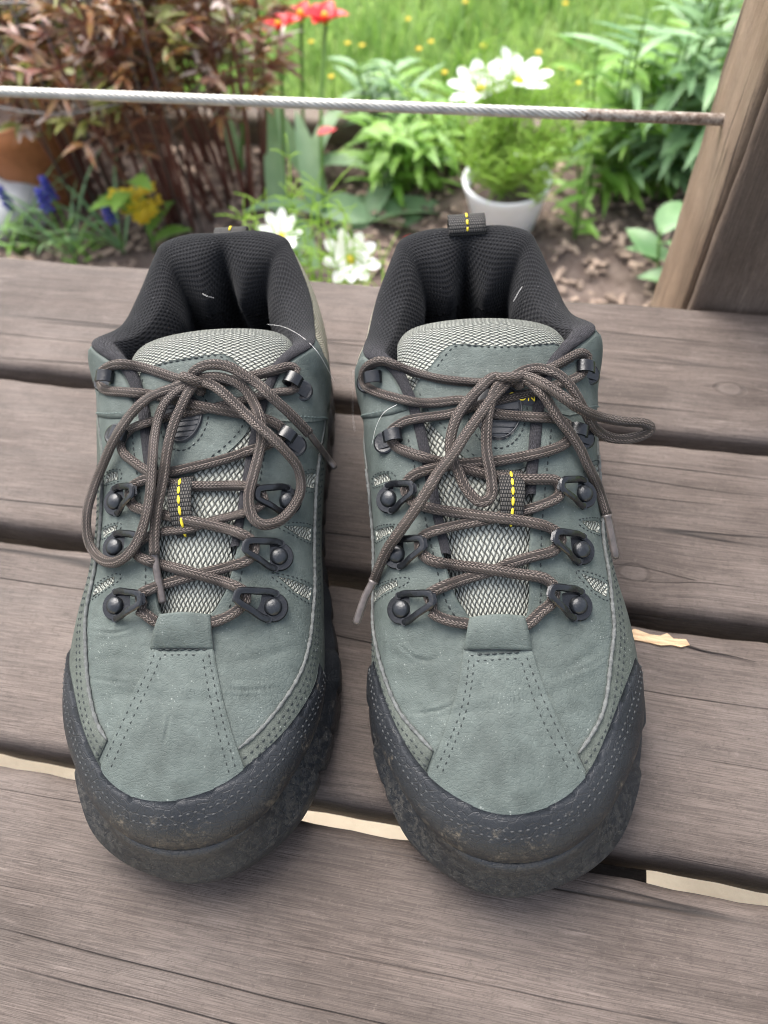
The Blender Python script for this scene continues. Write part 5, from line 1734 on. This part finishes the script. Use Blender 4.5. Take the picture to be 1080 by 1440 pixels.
# ---- wire plant fence and ring
wf = tag(empty('wire_fence', an(0, .95, GZ)), 'thin grey wire plant fence at the top left', 'fence')
O_ = Vector(wf.location)
for (px, py) in ((-22, 10), (14, 8), (49, 6), (83, 4), (121, 2), (156, 2), (186, 2)):
    t_ = at_n(px, py, .95)
    mb = MB(); mb.tube([Vector((t_.x, t_.y, GZ)) - O_, Vector((t_.x, t_.y, -.2)) - O_, t_ - O_], .0014, 6); mb.build('upright_wire', MAT['wire'], wf)
mb = MB(); mb.tube([at_n(-90, 7, .95) - O_, at_n(0, 5, .95) - O_, at_n(84, 2, .95) - O_, at_n(192, -2, .95) - O_], .0022, 6); mb.build('top_wire', MAT['wire'], wf)
mb = MB(); mb.tube([at_n(22, 24, .95) - O_, at_n(48, 7, .95) - O_], .0016, 6); mb.build('brace_wire', MAT['wire'], wf)
mb = MB(); mb.tube(catmull([tuple(at_n(-60, 132, .9)), tuple(at_n(0, 151, .88)), tuple(at_n(45, 158, .87)), tuple(at_n(92, 160, .87)), tuple(at_n(140, 152, .88)), tuple(at_n(180, 141, .9)), tuple(at_n(215, 120, .95)), tuple(at_n(190, 95, 1.1)), tuple(at_n(90, 85, 1.16)), tuple(at_n(-20, 90, 1.1)), tuple(at_n(-70, 110, .98))], 6, True), .0014, 6)
tag(mb.build('plant_ring', MAT['wire']), 'thin wire hoop round the bronze stems below the cable', 'wire hoop')

# ---- dandelions in the lawn
DLAB = ['yellow dandelion just left below the tallest red tulip', 'yellow dandelion right of the red tulip, left one of a close pair', 'yellow dandelion right of the red tulip, right one of a close pair', 'yellow dandelion nearest above the cable, below the red tulip',
        'yellow dandelion high in the lawn, straight above the small blue-green clump', 'yellow dandelion above the small blue-green clump, left of two', 'yellow dandelion above the small blue-green clump, right of two', 'yellow dandelion touching the left white pot flower on its left',
        'yellow dandelion at the very top edge above the left white flower', 'yellow dandelion directly behind the left white pot flower', 'yellow dandelion at the very top edge above the leafy clumps', 'yellow dandelion right of the right white pot flower, nearest to it',
        'yellow dandelion second to the right of the white pot flowers', 'yellow dandelion above the right white pot flower', 'yellow dandelion above the left white pot flower', 'yellow dandelion rightmost, close above the cable beside the leafy clump']
for i, (px, py) in enumerate(((438, 60), (489, 62), (509, 65), (466, 109), (574, 28), (589, 70), (606, 60), (625, 103), (654, 4), (652, 98), (795, 6), (768, 101), (790, 96), (757, 75), (680, 66), (813, 118))):
    random.seed(300 + i)
    c = at_z(px, py, GZ + .045); b = Vector((c.x, c.y, GZ))
    dn = tag(empty('dandelion', b), None, 'dandelion', 'dandelions scattered in the lawn')
    dn['label'] = DLAB[i]
    mb = MB(); mb.tube([(0, 0, 0), (.001, 0, .03), (0, 0, .045)], .0012, 5); mb.build('stem', MAT['stem'], dn)
    mb = MB()
    for q in range(16):
        a = q * .39
        leaf_geo(mb, (0, 0, .045), (math.cos(a), math.sin(a), .35 if q % 2 else .8), (0, 0, 1), .0075, .003, .1, .1, 2, .6)
    mb.build('flower', MAT['yellow_petal'], dn)

# fallen red petals on the mulch
for i, (px, py, lb) in enumerate(((566, 345, 'red petal lying on the mulch left of the right shoe heel'), (446, 190, 'red petal caught on the tulip leaves below the cable'))):
    c = at_z(px, py, GZ + .016) if i == 0 else at_n(px, py, 1.06)
    mb = MB(); leaf_geo(mb, (0, 0, 0), (1, .3, .1), (0, 0, 1), .032, .022, .1, .35, 5, .5)
    o = mb.build('fallen_petal', MAT['red_petal']); o.location = c; tag(o, lb, 'petal')

# ------------------------------------------------------------------ stray white hairs on the shoes and boards
def hair(pts, r, label):
    mb = MB(); mb.tube(catmull([tuple(p) for p in pts], 8), r, 5)
    o = mb.build('stray_hair', MAT['hair']); tag(o, label, 'hair', 'stray pale hairs')

hz = lambda pts: [at_z(*p) for p in pts]
hair(hz([(280, 410, .085), (290, 416, .088), (301, 419, .086)]), .00008, 'short white hair inside the left shoe collar')
hair(hz([(376, 456, .095), (400, 460, .098), (425, 474, .103), (448, 497, .103), (470, 536, .08)]), .00006, 'long white hair arching off the left shoe collar, rightwards')
hair(hz([(558, 569, .110), (540, 580, .112), (529, 600, .105), (523, 625, .097)]), .00007, 'curved white hair beside the upper left hooks of the right shoe')
hair(hz([(746, 391, .088), (733, 405, .09), (722, 424, .087)]), .00008, 'white hair on the black padding inside the right shoe')
hair(hz([(497, 520, .03), (496, 580, .005), (499, 606, .003)]), .00007, 'thin white hair hanging at the left flank of the right shoe')
